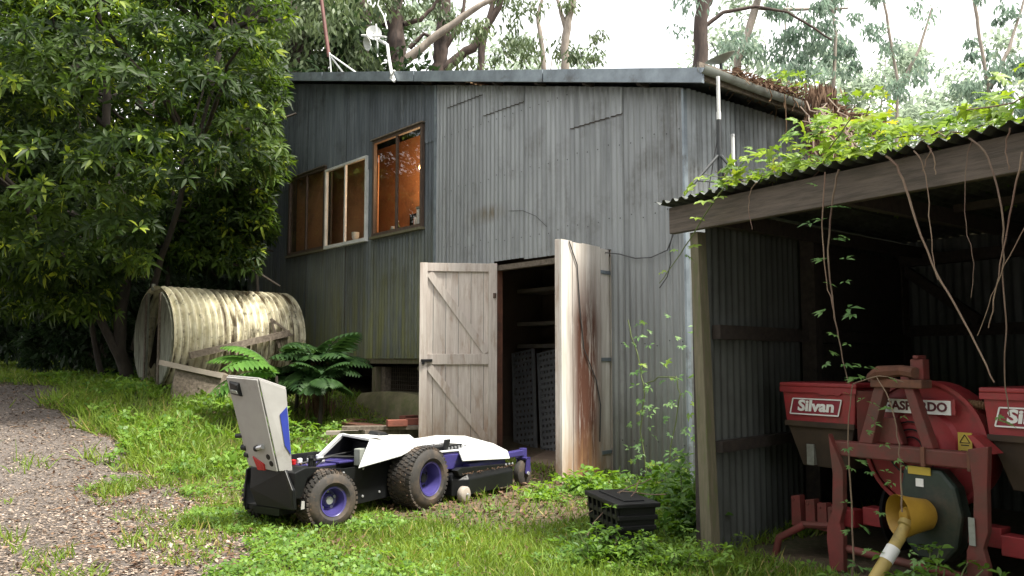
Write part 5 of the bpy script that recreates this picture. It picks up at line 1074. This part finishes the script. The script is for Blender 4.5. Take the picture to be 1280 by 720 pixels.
gum('gum_tree', 'gum tree with a pale leaning limb and blue green leaves right of the gutter corner', 27, [([(918, 140), (922, 75), (936, 40), (950, -10)], .11), ([(940, 10), (990, 12), (1060, 10)], .05), ([(1040, 140), (1045, 40), (1035, -20)], .05)],
    [(945, 62, 5, 12), (985, 45, 5, 15), (1010, 70, 7, 16), (1040, 60, 6, 14), (1030, 30, 5, 16), (990, 85, 4, 12), (1055, 85, 4, 10), (965, 15, 3, 12), (1020, 0, 7, 20), (1085, 30, 2, 9), (1000, -25, 7, 30)], 'bark_grey', M['leaf_far'], .24, 80)
gum('gum_tree', 'thin leaved gum tree above the middle of the vine covered lean-to', 34, [([(1120, 220), (1122, 100), (1110, 30), (1100, -30)], .05), ([(1120, 120), (1150, 60), (1165, 10)], .06)],
    [(1120, 60, 3, 12), (1140, 95, 3, 10), (1095, 45, 2, 9), (1160, 75, 2, 9), (1130, 110, 3, 12), (1150, 5, 2, 12), (1110, -20, 5, 25)], 'bark_grey', M['leaf_far'], .28, 55)
gum('gum_tree', 'wispy gum tree at the right edge of the picture', 38, [([(1240, 240), (1238, 120), (1225, 50), (1215, -20)], .07), ([(1238, 110), (1262, 60), (1280, 0)], .08)],
    [(1225, 60, 3, 12), (1205, 100, 3, 10), (1250, 90, 5, 14), (1270, 75, 5, 14), (1240, 120, 5, 14), (1270, 125, 5, 14), (1265, 30, 3, 12), (1215, 130, 4, 12), (1230, -10, 4, 25)], 'bark_grey', M['leaf_far'], .34, 60)

G2 = 'pale hazy trees far behind the sheds'
def far_tree(px, top, Y, r, n, label):
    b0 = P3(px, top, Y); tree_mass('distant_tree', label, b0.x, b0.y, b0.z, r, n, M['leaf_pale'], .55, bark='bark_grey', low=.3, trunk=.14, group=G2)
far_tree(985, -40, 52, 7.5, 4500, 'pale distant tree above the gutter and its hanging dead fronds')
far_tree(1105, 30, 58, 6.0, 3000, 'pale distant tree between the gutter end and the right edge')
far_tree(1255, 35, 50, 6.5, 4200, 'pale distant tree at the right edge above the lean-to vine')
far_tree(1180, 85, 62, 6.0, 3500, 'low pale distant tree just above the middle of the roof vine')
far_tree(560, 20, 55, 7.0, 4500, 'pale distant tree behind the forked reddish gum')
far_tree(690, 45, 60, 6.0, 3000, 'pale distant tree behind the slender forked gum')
# ---- leaf shapes for the vines: a five-lobed leaf and a leaf of five leaflets
def lobed(r=1.0):
    mb = MB(); pts = [(0, 0, 0)]
    for i in range(5):
        a = math.radians(-120+60*i)+math.pi/2; R = (.62, .88, 1.0, .88, .62)[i]*r
        pts += [(math.cos(a-.30)*R*.52, math.sin(a-.30)*R*.52, .05*r), (math.cos(a-.17)*R*.8, math.sin(a-.17)*R*.8, .03*r), (math.cos(a)*R, math.sin(a)*R, -.10*r), (math.cos(a+.17)*R*.8, math.sin(a+.17)*R*.8, .03*r)]
    n = len(pts); mb.add(pts, [(0, i, i+1) for i in range(1, n-1)]); return mb
def leaflets(r=1.0, n=5):
    mb = MB()
    for i in range(n):
        a = math.radians(-75*2*(i/(n-1)-.5))+math.pi/2; R = r*(1 if i == n//2 else .8); c, s = math.cos(a), math.sin(a); q = lambda u, w, z: (c*R*u-s*R*w, s*R*u+c*R*w, z*R)
        mb.add([q(.12, 0, 0), q(.5, .19, .05), q(.55, 0, -.01), q(.5, -.19, .05), q(1, 0, -.12)], [(0, 2, 1), (0, 3, 2), (1, 2, 4), (2, 3, 4)])
    return mb
def mk(mb, nm, mat):
    me = bpy.data.meshes.new(nm); me.from_pydata(mb.v, [], mb.f); me.materials.append(mat); me.update(); return me
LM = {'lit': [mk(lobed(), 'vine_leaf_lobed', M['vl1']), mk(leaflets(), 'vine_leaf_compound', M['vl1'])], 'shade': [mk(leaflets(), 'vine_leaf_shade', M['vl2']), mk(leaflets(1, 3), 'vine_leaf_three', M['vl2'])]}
def put_leaf(parent, p, size, nvec, kind='lit', v=None):
    z = Vector(nvec).normalized(); x = z.orthogonal().normalized(); Rm = Matrix((x, z.cross(x), z)).transposed().to_4x4() @ Matrix.Rotation(random.uniform(0, 6.3), 4, 'Z')
    me = LM[kind][v if v is not None else random.randrange(2)]
    return link('leaf', me, None, parent, M=wm(parent).inverted() @ Matrix.Translation(p) @ Rm @ Matrix.Scale(size*random.uniform(.75, 1.2), 4))
# ---- vine on the lean-to roof
vn = thing('roof_vine', 'bright green creeper sprawling over the lean-to roof edge', 'vine', LF @ Matrix.Translation((1.4, .2, 2.1)))
hx = [-.15, .1, .3, .5, .7, .9, 1.1, 1.3, 1.5, 1.7, 2.0, 2.4, 3.2]; hh = [.03, .06, .10, .16, .24, .30, .26, .17, .15, .18, .24, .29, .28]
def vine_pt(front):
    while True:
        x = random.uniform(.05, 3.2) if random.random() < .8 else random.uniform(.3, 1.4); y = random.uniform(-.13, .35) if front else random.uniform(.1, 1.8)
        h = np.interp(x, hx, hh); z = random.random()**1.4*h*(1 if front else 1.15)
        if x < .45 and random.random() < .6: continue
        return x, y, z
nf_ = 0
while nf_ < 210:
    x, y, z = vine_pt(True)
    if x > 2.35: continue
    put_leaf(vn, LF @ Vector((x, y, 2.13+z)), .062, (random.gauss(0, .4)-.25, random.gauss(0, .4)-.35, 1), 'lit', 0 if random.random() < .75 else 1); nf_ += 1
def lobed_many(name, parent, pts, size, mat, seedtone=None):
    L0 = lobed(); bv = np.array(L0.v); bf = np.array(L0.f); m = len(pts); nv = len(bv)
    z = nrm(rng.normal(size=(m, 3))*.5+np.array([-.1, -.2, 1])); x = nrm(np.cross(z, rand_dirs(m))); y = np.cross(z, x); s = size*rng.uniform(.6, 1.2, m)[:, None, None]
    V = np.array(pts)[:, None]+s*(bv[None, :, 0:1]*x[:, None]+bv[None, :, 1:2]*y[:, None]+bv[None, :, 2:3]*z[:, None])
    F = (bf[None]+(np.arange(m)*nv)[:, None, None]).reshape(-1, 3); o = npmesh(name, V.reshape(-1, 3), [F], mat, np.repeat(rng.random(m), nv), parent); o['kind'] = 'stuff'
    if parent is not None: o.data.transform(wm(parent).inverted())
    return o
pts = [tuple(LF @ Vector((lambda q: (q[0], q[1], 2.13+q[2]))(vine_pt(random.random() < .3)))) for _ in range(800)]
# spill between the lean-to and the gutter of the tall shed
for _ in range(170):
    q = P3(random.gauss(1035, 28), 0, 6.8+random.uniform(-1.3, 1.5)); yy = random.uniform(112, 235); q = P3(random.gauss(1078+(yy-150)*.1, 22), yy, 6.6+random.uniform(-1.2, 1.2)); pts.append(tuple(q))
for _ in range(60): pts.append(tuple(P3(random.gauss(985, 16), random.uniform(88, 125), 8.6+random.uniform(-.3, .5))))
lobed_many('foliage', vn, pts, .066, M['leaf_vine'])
mb = MB()
for k in range(16):
    x, y, z = vine_pt(True); a = Vector((x, y, 2.09)); b = a+Vector((random.uniform(-.7, .7), random.uniform(-.15, .3), z+.05)); mb.tube([LF @ p for p in wobble([a, a.lerp(b, .5)+Vector((0, 0, .06)), b], .02)], .0032, 5)
for k in range(14):
    a = P3(random.uniform(1000, 1060), random.uniform(120, 160), 7.3); b = P3(random.uniform(1000, 1110), random.uniform(180, 235), 5.5); mb.tube(wobble([a, a.lerp(b, .5)+Vector((0, 0, .1)), b], .04), .006, 5)
mb.build('stem', M['vinestem'], vn, I4, smooth=60)
# runners sticking up and out
def bm(px, py, off=-.05):     # point on the plane of the lean-to beam
    a = (px-640)/1067; b = (360-py)/1067; r = Vector((a, math.cos(PITCH)-b*math.sin(PITCH), math.sin(PITCH)+b*math.cos(PITCH))); n_ = (LF.to_3x3() @ Vector((0, 1, 0))); p0 = LF @ Vector((0, off, 0)); t_ = (p0-Vector((0, 0, EYE))).dot(n_)/r.dot(n_); return Vector((0, 0, EYE))+r*t_
def hang(name, label, runs, lf=(), mat='vinestem', kind='shade', off=-.10, grp='stems trailing from the lean-to roof', leafsize=.07):
    o0 = bm(*runs[0][0][0], off); o = thing(name, label, 'vine', Matrix.Translation(o0), grp)
    for pts, r in runs:
        w_ = [bm(*p, off) for p in pts]; w2 = []
        for i in range(len(w_)-1):
            for k in range(4): 
                t_ = k/4; p0_, p1_, p2_, p3_ = w_[max(i-1, 0)], w_[i], w_[i+1], w_[min(i+2, len(w_)-1)]
                w2.append(.5*((2*p1_)+(p2_-p0_)*t_+(2*p0_-5*p1_+4*p2_-p3_)*t_*t_+(3*p1_-p0_-3*p2_+p3_)*t_**3))
        w2.append(w_[-1]); w2 = [p+Vector((random.gauss(0, .0015), random.gauss(0, .004), 0)) for p in w2]
        MB().tube(w2, [r*.62*(1-.5*i/len(w2)) for i in range(len(w2))], 6).build('stem', M[mat], o, I4, smooth=60)
    for q in lf:
        put_leaf(o, bm(q[0], q[1], off-.01)+Vector((0, random.gauss(0, .02), 0)), leafsize*(q[2] if len(q) > 2 else 1), (random.gauss(0, .3), -.35, .9), kind, q[3] if len(q) > 3 else None)
    return o
hang('hanging_vine', 'leafy pair of vines hanging straight down in front of the dark shed interior', [([(1048, 212), (1040, 260), (1036, 330), (1045, 400), (1052, 440), (1062, 480)], .008), ([(1032, 215), (1028, 280), (1032, 340), (1040, 380), (1046, 410)], .006)],
     [(1028, 275, 1.1), (1022, 232, .8), (1052, 258, 1.2), (1014, 278, 1), (1046, 300, 1), (1060, 297, .8), (1030, 325, 1), (1054, 325, .9), (1036, 355, .9), (1054, 352, .7), (1030, 390, .9), (1060, 385, 1.1), (1068, 392, .9), (1042, 418, .8), (1038, 440, .7), (1060, 430, .7), (1056, 455, .9), (1080, 460, 1), (1032, 455, .7), (1072, 475, .8)])
hang('hanging_vine', 'long bare stem arching diagonally across the opening towards the right hopper', [([(1108, 195), (1125, 215), (1140, 260), (1165, 330), (1190, 375), (1220, 430), (1242, 478)], .010)])
hang('hanging_vine', 'thin bare stem with a short pale fork hanging in the middle of the opening', [([(1143, 188), (1153, 205), (1160, 240), (1164, 300), (1172, 350)], .006), ([(1165, 185), (1158, 200), (1153, 214)], .005), ([(1160, 182), (1168, 200), (1170, 218)], .006)], mat='vinestem')
hang('hanging_vine', 'very thin stem ending freely near the pale brown arching stem', [([(1215, 175), (1206, 215), (1208, 280), (1217, 330), (1214, 372)], .004)])
hang('hanging_vine', 'reddish stem curving down beside the free hanging thread', [([(1213, 172), (1235, 198), (1250, 245), (1255, 300), (1254, 350), (1258, 410), (1256, 470), (1262, 520)], .007)])
hang('hanging_vine', 'crossing pair of stems at the right edge of the opening', [([(1278, 190), (1268, 240), (1256, 300), (1246, 360), (1236, 410)], .007), ([(1290, 270), (1262, 320), (1240, 370), (1222, 420)], .004), ([(1262, 160), (1258, 190), (1263, 212)], .006)])
hang('hanging_vine', 'short curled stem under the left part of the beam', [([(946, 228), (938, 240), (936, 265), (940, 287)], .005)])
hang('hanging_vine', 'leafy runner drooping past the left end of the beam in front of the wall', [([(905, 235), (885, 262), (862, 300), (838, 335), (825, 354)], .008)], [(880, 252, 1), (870, 272, .8, 0), (845, 312, .9), (858, 318, .9), (868, 308, .7), (826, 340, .6), (900, 245, .8)], kind='lit', off=-.14, mat='vinegreen')
hang('roof_runner', 'leafy runners reaching left over the corrugated roof edge by the tripod', [([(1000, 205), (950, 222), (905, 222), (880, 218)], .006), ([(990, 215), (940, 232), (900, 240)], .005)],
     [(x_, y_, s_) for x_, y_, s_ in ((985, 195, 1), (970, 205, 1.1), (955, 200, .9), (945, 190, .9), (940, 215, 1), (925, 210, 1), (915, 222, .9), (950, 228, 1), (900, 232, .8), (885, 222, .7), (965, 222, 1), (935, 228, .9), (1000, 215, 1.1), (1010, 205, 1.1), (990, 222, 1), (1015, 222, 1.1), (1030, 212, 1.1), (975, 232, .9))], kind='lit', off=.12, leafsize=.07, mat='vinegreen')
hang('planter_vine', 'thin vine with small leaves growing up in front of the left hopper', [([(1066, 730), (1066, 660), (1063, 600), (1060, 540), (1066, 480)], .008), ([(1127, 640), (1126, 590), (1122, 545), (1112, 500), (1095, 470)], .007), ([(1066, 480), (1100, 470), (1130, 478)], .005)],
     [(1074, 578, 1.1), (1088, 590, .9), (1062, 584, .8), (1056, 628, .8), (1078, 660, 1), (1060, 665, .9), (1088, 716, 1.1), (1070, 705, 1.2), (1056, 718, 1), (1110, 605, .8), (1116, 603, .8, 1), (1094, 530, 1), (1085, 520, .8), (1104, 555, .9), (1108, 512, .9), (1078, 500, .9), (1060, 493, .8), (1120, 575, .7), (1130, 582, .7), (1082, 540, 1), (1090, 505, .9), (1075, 470, 1), (1098, 462, .9), (1112, 474, .8), (1058, 560, .8), (1100, 640, .8), (1084, 690, .9), (1126, 520, .9), (1108, 590, .9), (1135, 690, 1), (1148, 700, 1), (1140, 712, 1), (1262, 530, 1.1, 0), (1240, 520, .8, 0)], off=.12, leafsize=.05)
# ---- weeds climbing the light wall between the door and the lean-to post
def wallp(px, py, off): return roofp(px, py, off)
cw = thing('climbing_weed', 'straggly weed climbing the corrugated wall right of the peeling door', 'plant', Matrix.Translation(wallp(800, 600, .3)))
mb = MB()
for pts in ([(812, 610), (800, 540), (806, 480), (795, 440), (785, 400)], [(830, 620), (838, 560), (850, 500), (845, 470)], [(880, 640), (870, 580), (880, 530), (872, 490)], [(806, 480), (830, 470), (852, 475)]): mb.tube(wobble([wallp(*p, .25) for p in pts], .012), .006, 5)
mb.build('stem', M['vinegreen'], cw, I4, smooth=60)
for _ in range(95):
    b_ = random.random(); px = random.choice([800, 806, 838, 850, 870, 878, 795, 885])+random.gauss(0, 11); py = 600-200*b_**1.5+random.gauss(0, 8)
    put_leaf(cw, wallp(px, py, .25+random.gauss(0, .05)), .075, (random.gauss(-.2, .5), -.5, .8), 'shade' if random.random() < .85 else 'lit')
# undergrowth round the crate and the post
def bushy(name, label, C, R3, n, size, mat, cat='plant', tone=(0, 1), rise=.4):
    o = thing(name, label, cat, Matrix.Translation(C)); c = rng.normal(size=(n, 3))*.5*np.array(R3); c[:, 2] = np.abs(c[:, 2])
    m2 = 6; b_, d_, u_, l_, w2 = rosettes(c+np.array([0, 0, .0]), rand_dirs(n)*.5+np.array([0, 0, rise+.4]), m2, size, size*.42, (45, 100))
    leaves('foliage', b_, d_, u_, l_, w2, mat, o, droop=.25, tone=np.clip(rng.uniform(tone[0], tone[1], len(b_)), 0, 1))
    mb = MB()
    for q in c[::max(1, n//25)]: mb.tube(wobble([(q[0]*.4, q[1]*.4, -.05), (q[0]*.8, q[1]*.8, q[2]*.6), tuple(q)], .01, 2), .004, 5)
    mb.build('stem', M['vinegreen'], o, smooth=60); return o
bushy('weed_clump', 'dark leafy weeds between the black crate and the timber post', (1.13, 5.65, .02), (.24, .30, .34), 140, .075, M['leaf_weed'], tone=(0, .45))
bushy('weed_clump', 'tall weeds against the light wall behind the black crate', (1.25, 6.9, .02), (.40, .5, .28), 130, .08, M['leaf_weed'], tone=(0, .5))
bushy('weed_clump', 'bright clover like weeds in front of the timber post', (.85, 4.72, .0), (.30, .20, .14), 260, .038, M['leaf_weed'], tone=(.45, 1), rise=1)
bushy('weed_clump', 'broad leaved weeds at the foot of the peeling door', (.62, 7.45, .0), (.26, .24, .16), 90, .08, M['leaf_weed'], tone=(.2, .9), rise=.9)
bushy('weed_clump', 'small round leaved weed by the mower caster wheel', (.27, 7.1, .0), (.16, .14, .10), 26, .09, M['leaf_weed'], tone=(.5, 1), rise=.9)
bushy('weed_clump', 'leafy weeds growing over the boards in front of the footing', (-2.75, 10.1, .20), (.35, .3, .26), 90, .10, M['leaf_weed'], tone=(.2, .8))
bushy('weed_clump', 'low weeds burying the front foot of the black crate', (.55, 4.95, .0), (.24, .14, .17), 170, .05, M['leaf_weed'], tone=(.1, .7), rise=.9)
bushy('weed_clump', 'small weeds hugging the base of the planter', (1.95, 4.1, .0), (.30, .2, .25), 60, .06, M['leaf_weed'], tone=(.1, .6), rise=.8)
mb = MB()
for a, b in (((.42, 5.5, .15), (.95, 5.35, .32)), ((.45, 5.2, .1), (.9, 5.6, .38)), ((.6, 5.1, .02), (.8, 5.4, .4))): mb.tube(wobble([a, Vector(a).lerp(Vector(b), .5)+Vector((0, 0, .08)), b], .02), .0035, 5)
o = mb.build('bramble_stem', M['vinestem'], None, smooth=60); tag(o, 'dry bramble stems arching over the lid of the black crate', 'twig')
# ---- ferns by the shed corner
def fern(px, py, Y, zb, label, n, L, tone, spread, lean=0, matn='leaf_fern', name='fern_plant'):
    b0 = P3(px, py, Y); zg = gzf(b0.x, b0.y); o = thing(name, label, 'fern', Matrix.Translation(b0))
    MB().tube([(0, 0, zg-b0.z-.05), (.02, 0, (zg-b0.z)*.4), (0, 0, .02)], [.03, .025, .02], 8).build('stem', M['bark_tree'], o, smooth=60)
    for k in range(n):
        az = spread[0]+(spread[1]-spread[0])*(k+random.uniform(-.3, .3))/max(1, n-1); az = math.radians(az); el = random.uniform(.25, 1.25); l = L*random.uniform(.75, 1.15); pts = []
        p = Vector((0, 0, 0)); d = Vector((math.cos(az)*math.cos(el), math.sin(az)*math.cos(el), math.sin(el)))
        for j in range(15):
            pts.append(p.copy()); p = p+d*l/14; d = (d+Vector((math.cos(az)*.035, math.sin(az)*.035, -.105))).normalized()
        mb = MB().tube(pts, [.010*(1-.8*j/15) for j in range(15)], 5, cap=False); st = mb.v; fs = mb.f; B0 = []; D0 = []; U0 = []; LL = []
        side = Vector((-math.sin(az), math.cos(az), 0))
        for j in range(3, 29, 2):
            t_ = j/2; i = min(int(t_), 13); q = pts[i].lerp(pts[i+1], t_-i) if i < 14 else pts[14]; dr = (pts[i+1]-pts[i]).normalized(); f = math.sin(math.pi*min(1, (j-1)/27)**.75)
            for s in (-1, 1): B0.append(tuple(q)); D0.append(tuple(dr*.55+side*s+Vector((0, 0, -.12)))); U0.append(tuple(dr.cross(side).normalized()*(1 if dr.cross(side).z > 0 else -1))); LL.append(.05+.34*f*l)
        V2, T2, Q2, t2 = leaf_arrays(np.array(B0), np.array(D0), np.array(U0), np.array(LL), np.array(LL)*.22+.02, .25, .10, np.clip(rng.normal(tone, .12, len(B0)), 0, 1))
        nst = len(st); V3 = np.concatenate([np.array([tuple(q) for q in st]), V2]); npmesh('frond', V3, [T2+nst, Q2+nst, np.array([f_ for f_ in fs if len(f_) == 4])], M[matn], np.concatenate([np.full(nst, tone*.5), t2]), o)
    return o
fern(345, 472, 10.5, 0, 'bright green fern fronds reaching left in front of the tank', 7, .92, .8, (140, 240))
fern(398, 466, 11.2, 0, 'large dark green fern against the corner of the shed', 22, .84, .35, (-90, 270), matn='leaf_fern_dark')
fern(370, 480, 11.3, 0, 'mid green fern under the far end of the tank', 14, .66, .3, (0, 350), matn='leaf_fern_dark')
fern(400, 480, 10.7, 0, 'low fern with short fronds at the foot of the dark fern', 12, .5, .4, (120, 400), matn='leaf_fern_dark')
mb = MB()
c0_ = arr([P3(395+rng.normal()*10, 470+rng.uniform(-25, 45), 10.9) for _ in range(120)])
o = simple_leaves('dead_fronds', c0_, rand_dirs(120)*.4+np.array([0, 0, -1]), rand_dirs(120), .22, .03, M['litter'], None, tone=rng.random(120)*.5); tag(o, 'brown dead fronds drooping under the dark fern', 'plant')
# ---- gutter debris
def gp(y, x=-.36, z=3.79): return W @ Vector((x, y, z))
n = 1500; y = rng.uniform(-3.0, -.15, n); x = -.36+rng.normal(size=n)*.045+np.where(rng.random(n) < .3, rng.uniform(0, .3, n), 0); z = 3.77+np.abs(rng.normal(size=n))*.045*(1+.5*np.sin(y*3)); c = np.array([tuple(W @ Vector(q)) for q in zip(x, y, z)])
o = simple_leaves('gutter_litter', c, rand_dirs(n)*np.array([1, 1, .5]), rand_dirs(n)+np.array([0, 0, .6]), .09*rng.uniform(.5, 1.3, n), .02, M['litter'], None, tone=rng.random(n)); tag(o, 'dry leaves and twigs heaped along the gutter', 'leaf litter', kind='stuff')
mb = MB()
for _ in range(40):
    y = random.uniform(-2.9, -.2); a = gp(y, -.36+random.uniform(-.06, .1), 3.78); b = a+Vector((random.gauss(0, .14), random.gauss(0, .14), random.uniform(-.22, .14))); mb.tube(wobble([a, b], .012, 3), .004, 4)
for y, l in ((-.95, .42), (-1.3, .2), (-1.1, .14), (-.7, .12)): a = gp(y, -.44, 3.72); mb.tube(wobble([a, a+Vector((.02, 0, -l*.5)), a+Vector((-.01, 0, -l))], .01, 3), .006, 5)
o = mb.build('gutter_twigs', M['hay'], None, smooth=60); tag(o, 'tangled twigs poking out of the gutter', 'twigs', kind='stuff')
n = 1300; t_ = rng.random(n); c = np.array([tuple(P3(1028+rng.normal()*9, 102+q*85, 7.9+rng.normal()*.12)) for q in t_])
o = simple_leaves('dry_clump', c, rand_dirs(n)*.35+np.array([0, 0, -1]), rand_dirs(n), .16*rng.uniform(.5, 1.4, n), .022, M['litter'], None, tone=np.clip(rng.random(n)*.8, 0, 1)); tag(o, 'shaggy brown clump of dead fronds hanging off the end of the gutter', 'dead fronds')
n = 500; c = np.array([tuple(P3(1062+rng.normal()*14, 140+rng.random()*30, 8.7+rng.normal()*.15)) for q in range(n)])
o = simple_leaves('dry_clump', c, rand_dirs(n)*.6+np.array([0, 0, -.5]), rand_dirs(n), .14*rng.uniform(.5, 1.4, n), .022, M['litter'], None, tone=rng.random(n)*.6); tag(o, 'smaller brown leaf heap just past the hanging dead fronds', 'dead fronds', kind='stuff')

# ---- grass, weeds and litter on the ground
def scatter(n, rmin, rmax, a0=-46, a1=40, p=1.0):
    u = rng.random(n)
    r = (rmin**(1-p)+u*(rmax**(1-p)-rmin**(1-p)))**(1/(1-p)) if p != 1 else rmin*(rmax/rmin)**u
    a = np.radians(rng.uniform(a0, a1, n)); return r*np.sin(a), r*np.cos(a)
Wi = np.array(W.inverted()); Li = np.array(LF.inverted()); Ti = np.array(T.inverted())
def loc(Mi, x, y): return Mi[0, 0]*x+Mi[0, 1]*y+Mi[0, 3], Mi[1, 0]*x+Mi[1, 1]*y+Mi[1, 3]
def free(x, y):
    a, b = loc(Wi, x, y); ok = ~((a > -.1) & (a < 4.05) & (b < .1)) & ~((a >= 4.0) & (a < 10.2) & (b < -.3)) & ~((a > -.2) & (a < .2) & (b < .05))
    a, b = loc(Li, x, y); ok &= ~((a > .05) & (b > .25)); a, b = loc(Ti, x, y); ok &= ~((a > 0) & (a < 2) & (abs(b) < .5)); return ok
bare = lambda x, y: ((x+.15)**2/.9+(y-7.0)**2/1.1 < 1) | ((x-.15)**2/.55+(y-8.4)**2/.9 < 1)
# blades
x, y = scatter(430000, 2.6, 34, p=.9); dens = .25+.95*vnoise(x, y, .6, 8); k = free(x, y) & ~on_road(x, y, .0) & (rng.random(len(x)) < dens) & ~(bare(x, y) & (rng.random(len(x)) < .75)); x, y = x[k], y[k]
edge = (rng.random(26000)); x2, y2 = scatter(60000, 2.6, 12, -46, 0); k = on_road(x2, y2) & ~on_road(x2, y2, 1.1) & (vnoise(x2, y2, .45, 12) > .60) & (rng.random(len(x2)) < .5); x = np.concatenate([x, x2[k]]); y = np.concatenate([y, y2[k]])
n = len(x); z = gz(x, y); lush = vnoise(x, y, .8, 5); r_ = np.hypot(x, y)
lm = np.clip((-x-1.9)/1.0, 0, 1)*np.clip((y-7.6)/1.2, 0, 1)*np.clip((14-y)/3, 0, 1)     # taller growth near the tank and fern
h = (.045+.075*lush**1.5+.11*lm)*rng.uniform(.5, 1.4, n); wd2 = .0045+.0010*r_*.45
d = np.stack([rng.normal(size=n)*.5, rng.normal(size=n)*.5, np.full(n, .9)], 1)
tn = np.clip(vnoise(x, y, .5, 6)*.45+rng.random(n)*.4+.05, 0, .85); tn = np.where(rng.random(n) < .05, 1, tn)
B = np.stack([x, y, z-.004], 1); d = nrm(d); s = nrm(np.cross(d, rand_dirs(n))); m1 = B+d*h[:, None]*.6; dd2 = nrm(d+np.stack([rng.normal(size=n)*.5, rng.normal(size=n)*.5, np.full(n, -.1)], 1)); tp = m1+dd2*h[:, None]*.55
V = np.stack([B-s*wd2[:, None]*.7, B+s*wd2[:, None]*.7, m1+s*wd2[:, None]*.55, m1-s*wd2[:, None]*.55, tp], 1).reshape(-1, 3); o_ = (np.arange(n)*5)[:, None]
g = npmesh('grass', V, [o_+[0, 1, 2, 3], o_+[3, 2, 4]], M['grass'], np.repeat(tn, 5)); tag(g, 'short lush green grass covering the yard around the mower', 'grass', kind='stuff'); print('grass', n)
# clover and broad little weeds
x, y = scatter(60000, 2.8, 15, p=.9); k = free(x, y) & ~on_road(x, y, .05) & (vnoise(x, y, .45, 21)+.35*rng.random(len(x)) > .80) & ~(bare(x, y) & (rng.random(len(x)) < .85)); x, y = x[k], y[k]
lm = np.clip((-x-1.7)/1.0, 0, 1)*np.clip((y-7.4)/1.2, 0, 1); lift = .015+.05*rng.random(len(x))+lm*.10*rng.random(len(x)); C3 = np.stack([x, y, gz(x, y)+lift], 1)
b_, d_, u_, l_, w2 = rosettes(C3, np.stack([rng.normal(size=len(x))*.3, rng.normal(size=len(x))*.3-.15, np.ones(len(x))], 1), 4, 1, 1, (55, 95)); sz = np.repeat((.020+.012*rng.random(len(x))+.028*lm), 4)
g = simple_leaves('ground_weeds', b_, d_, u_, sz*1.2, sz*.85, M['leaf_weed'], None, tone=np.clip(np.repeat(rng.random(len(x))*.7+.15, 4)+rng.normal(size=len(b_))*.08, 0, 1), droop=.1); tag(g, 'clover and small broad leaved weeds mixed through the grass', 'weeds', kind='stuff')
# taller soft weeds by the tank
x, y = scatter(4200, 6, 14, -32, -3, p=.5); k = free(x, y) & ~on_road(x, y, -.3) & (x < -1.5) & (y > 8.0+.3*(x+4)) & ~((x > -3.4) & (y > 9.8)) & (vnoise(x, y, .5, 33) > .38); x, y = x[k], y[k]; hh_ = rng.uniform(.06, .20, len(x)); C3 = np.stack([x, y, gz(x, y)+hh_*.3], 1)
b_, d_, u_, l_, w2 = rosettes(C3, np.stack([rng.normal(size=len(x))*.25, rng.normal(size=len(x))*.25, np.ones(len(x))], 1), 6, 1, 1, (15, 70)); sz = np.repeat(hh_, 6)*rng.uniform(.6, 1.1, len(b_))
g = leaves('tall_weeds', b_, d_, u_, sz, sz*.15+.006, M['leaf_weed'], None, tone=np.clip(np.repeat(rng.random(len(x))*.5+.35, 6)+rng.normal(size=len(b_))*.1, 0, 1), droop=.35, fold=.1); tag(g, 'taller bright green weeds between the mower hood and the tank', 'weeds', kind='stuff')
# gravel, chips and dead leaves on the drive
x, y = scatter(130000, 2.6, 17, -48, 2, p=.9); k = on_road(x, y, -.25); x, y = x[k], y[k]; n = len(x)
C3 = np.stack([x, y, gz(x, y)+.010], 1); di = rand_dirs(n)*np.array([1, 1, .22]); sz = .010+.022*rng.random(n)**2+.0012*np.hypot(x, y)
g = simple_leaves('gravel_chips', C3, di, np.array([0, 0, 1.])+rand_dirs(n)*.35, sz, sz*.6, M['chips'], None, tone=np.clip(rng.random(n)**1.2*(.55+.6*vnoise(x, y, .7, 9)), 0, 1), droop=.0); tag(g, 'pale gravel and bark chips strewn over the drive', 'gravel', kind='stuff')
x, y = scatter(26000, 2.8, 16, -46, 25, p=.9); k = free(x, y) & ((np.abs(road_edge(y)-x) < .9) & (rng.random(len(x)) < .55) | bare(x, y) | (rng.random(len(x)) < .10)); x, y = x[k], y[k]; n = len(x)
g = simple_leaves('leaf_litter', np.stack([x, y, gz(x, y)+.018+.02*rng.random(n)], 1), rand_dirs(n)*np.array([1, 1, .35]), np.array([0, 0, 1.])+rand_dirs(n)*.5, .05*rng.uniform(.5, 1.5, n), .022, M['litter'], None, tone=rng.random(n)); tag(g, 'dry brown leaves lying on the grass and along the drive edge', 'leaf litter', kind='stuff')
mb = MB()
for _ in range(170):
    a = random.uniform(-44, 0); r = random.uniform(3.4, 11); xx, yy = r*math.sin(math.radians(a)), r*math.cos(math.radians(a))
    if not on_road(np.array([xx]), np.array([yy]), -.3)[0]: continue
    t_ = random.uniform(0, 3.14); l = random.uniform(.05, .22); mb.tube(wobble([(xx, yy, gzf(xx, yy)+.015), (xx+math.cos(t_)*l, yy+math.sin(t_)*l, gzf(xx, yy)+.02)], .006, 3), .0035, 4)
o = mb.build('fallen_twigs', M['hay'], None, smooth=60); tag(o, 'small fallen twigs scattered on the gravel drive', 'twigs', kind='stuff')
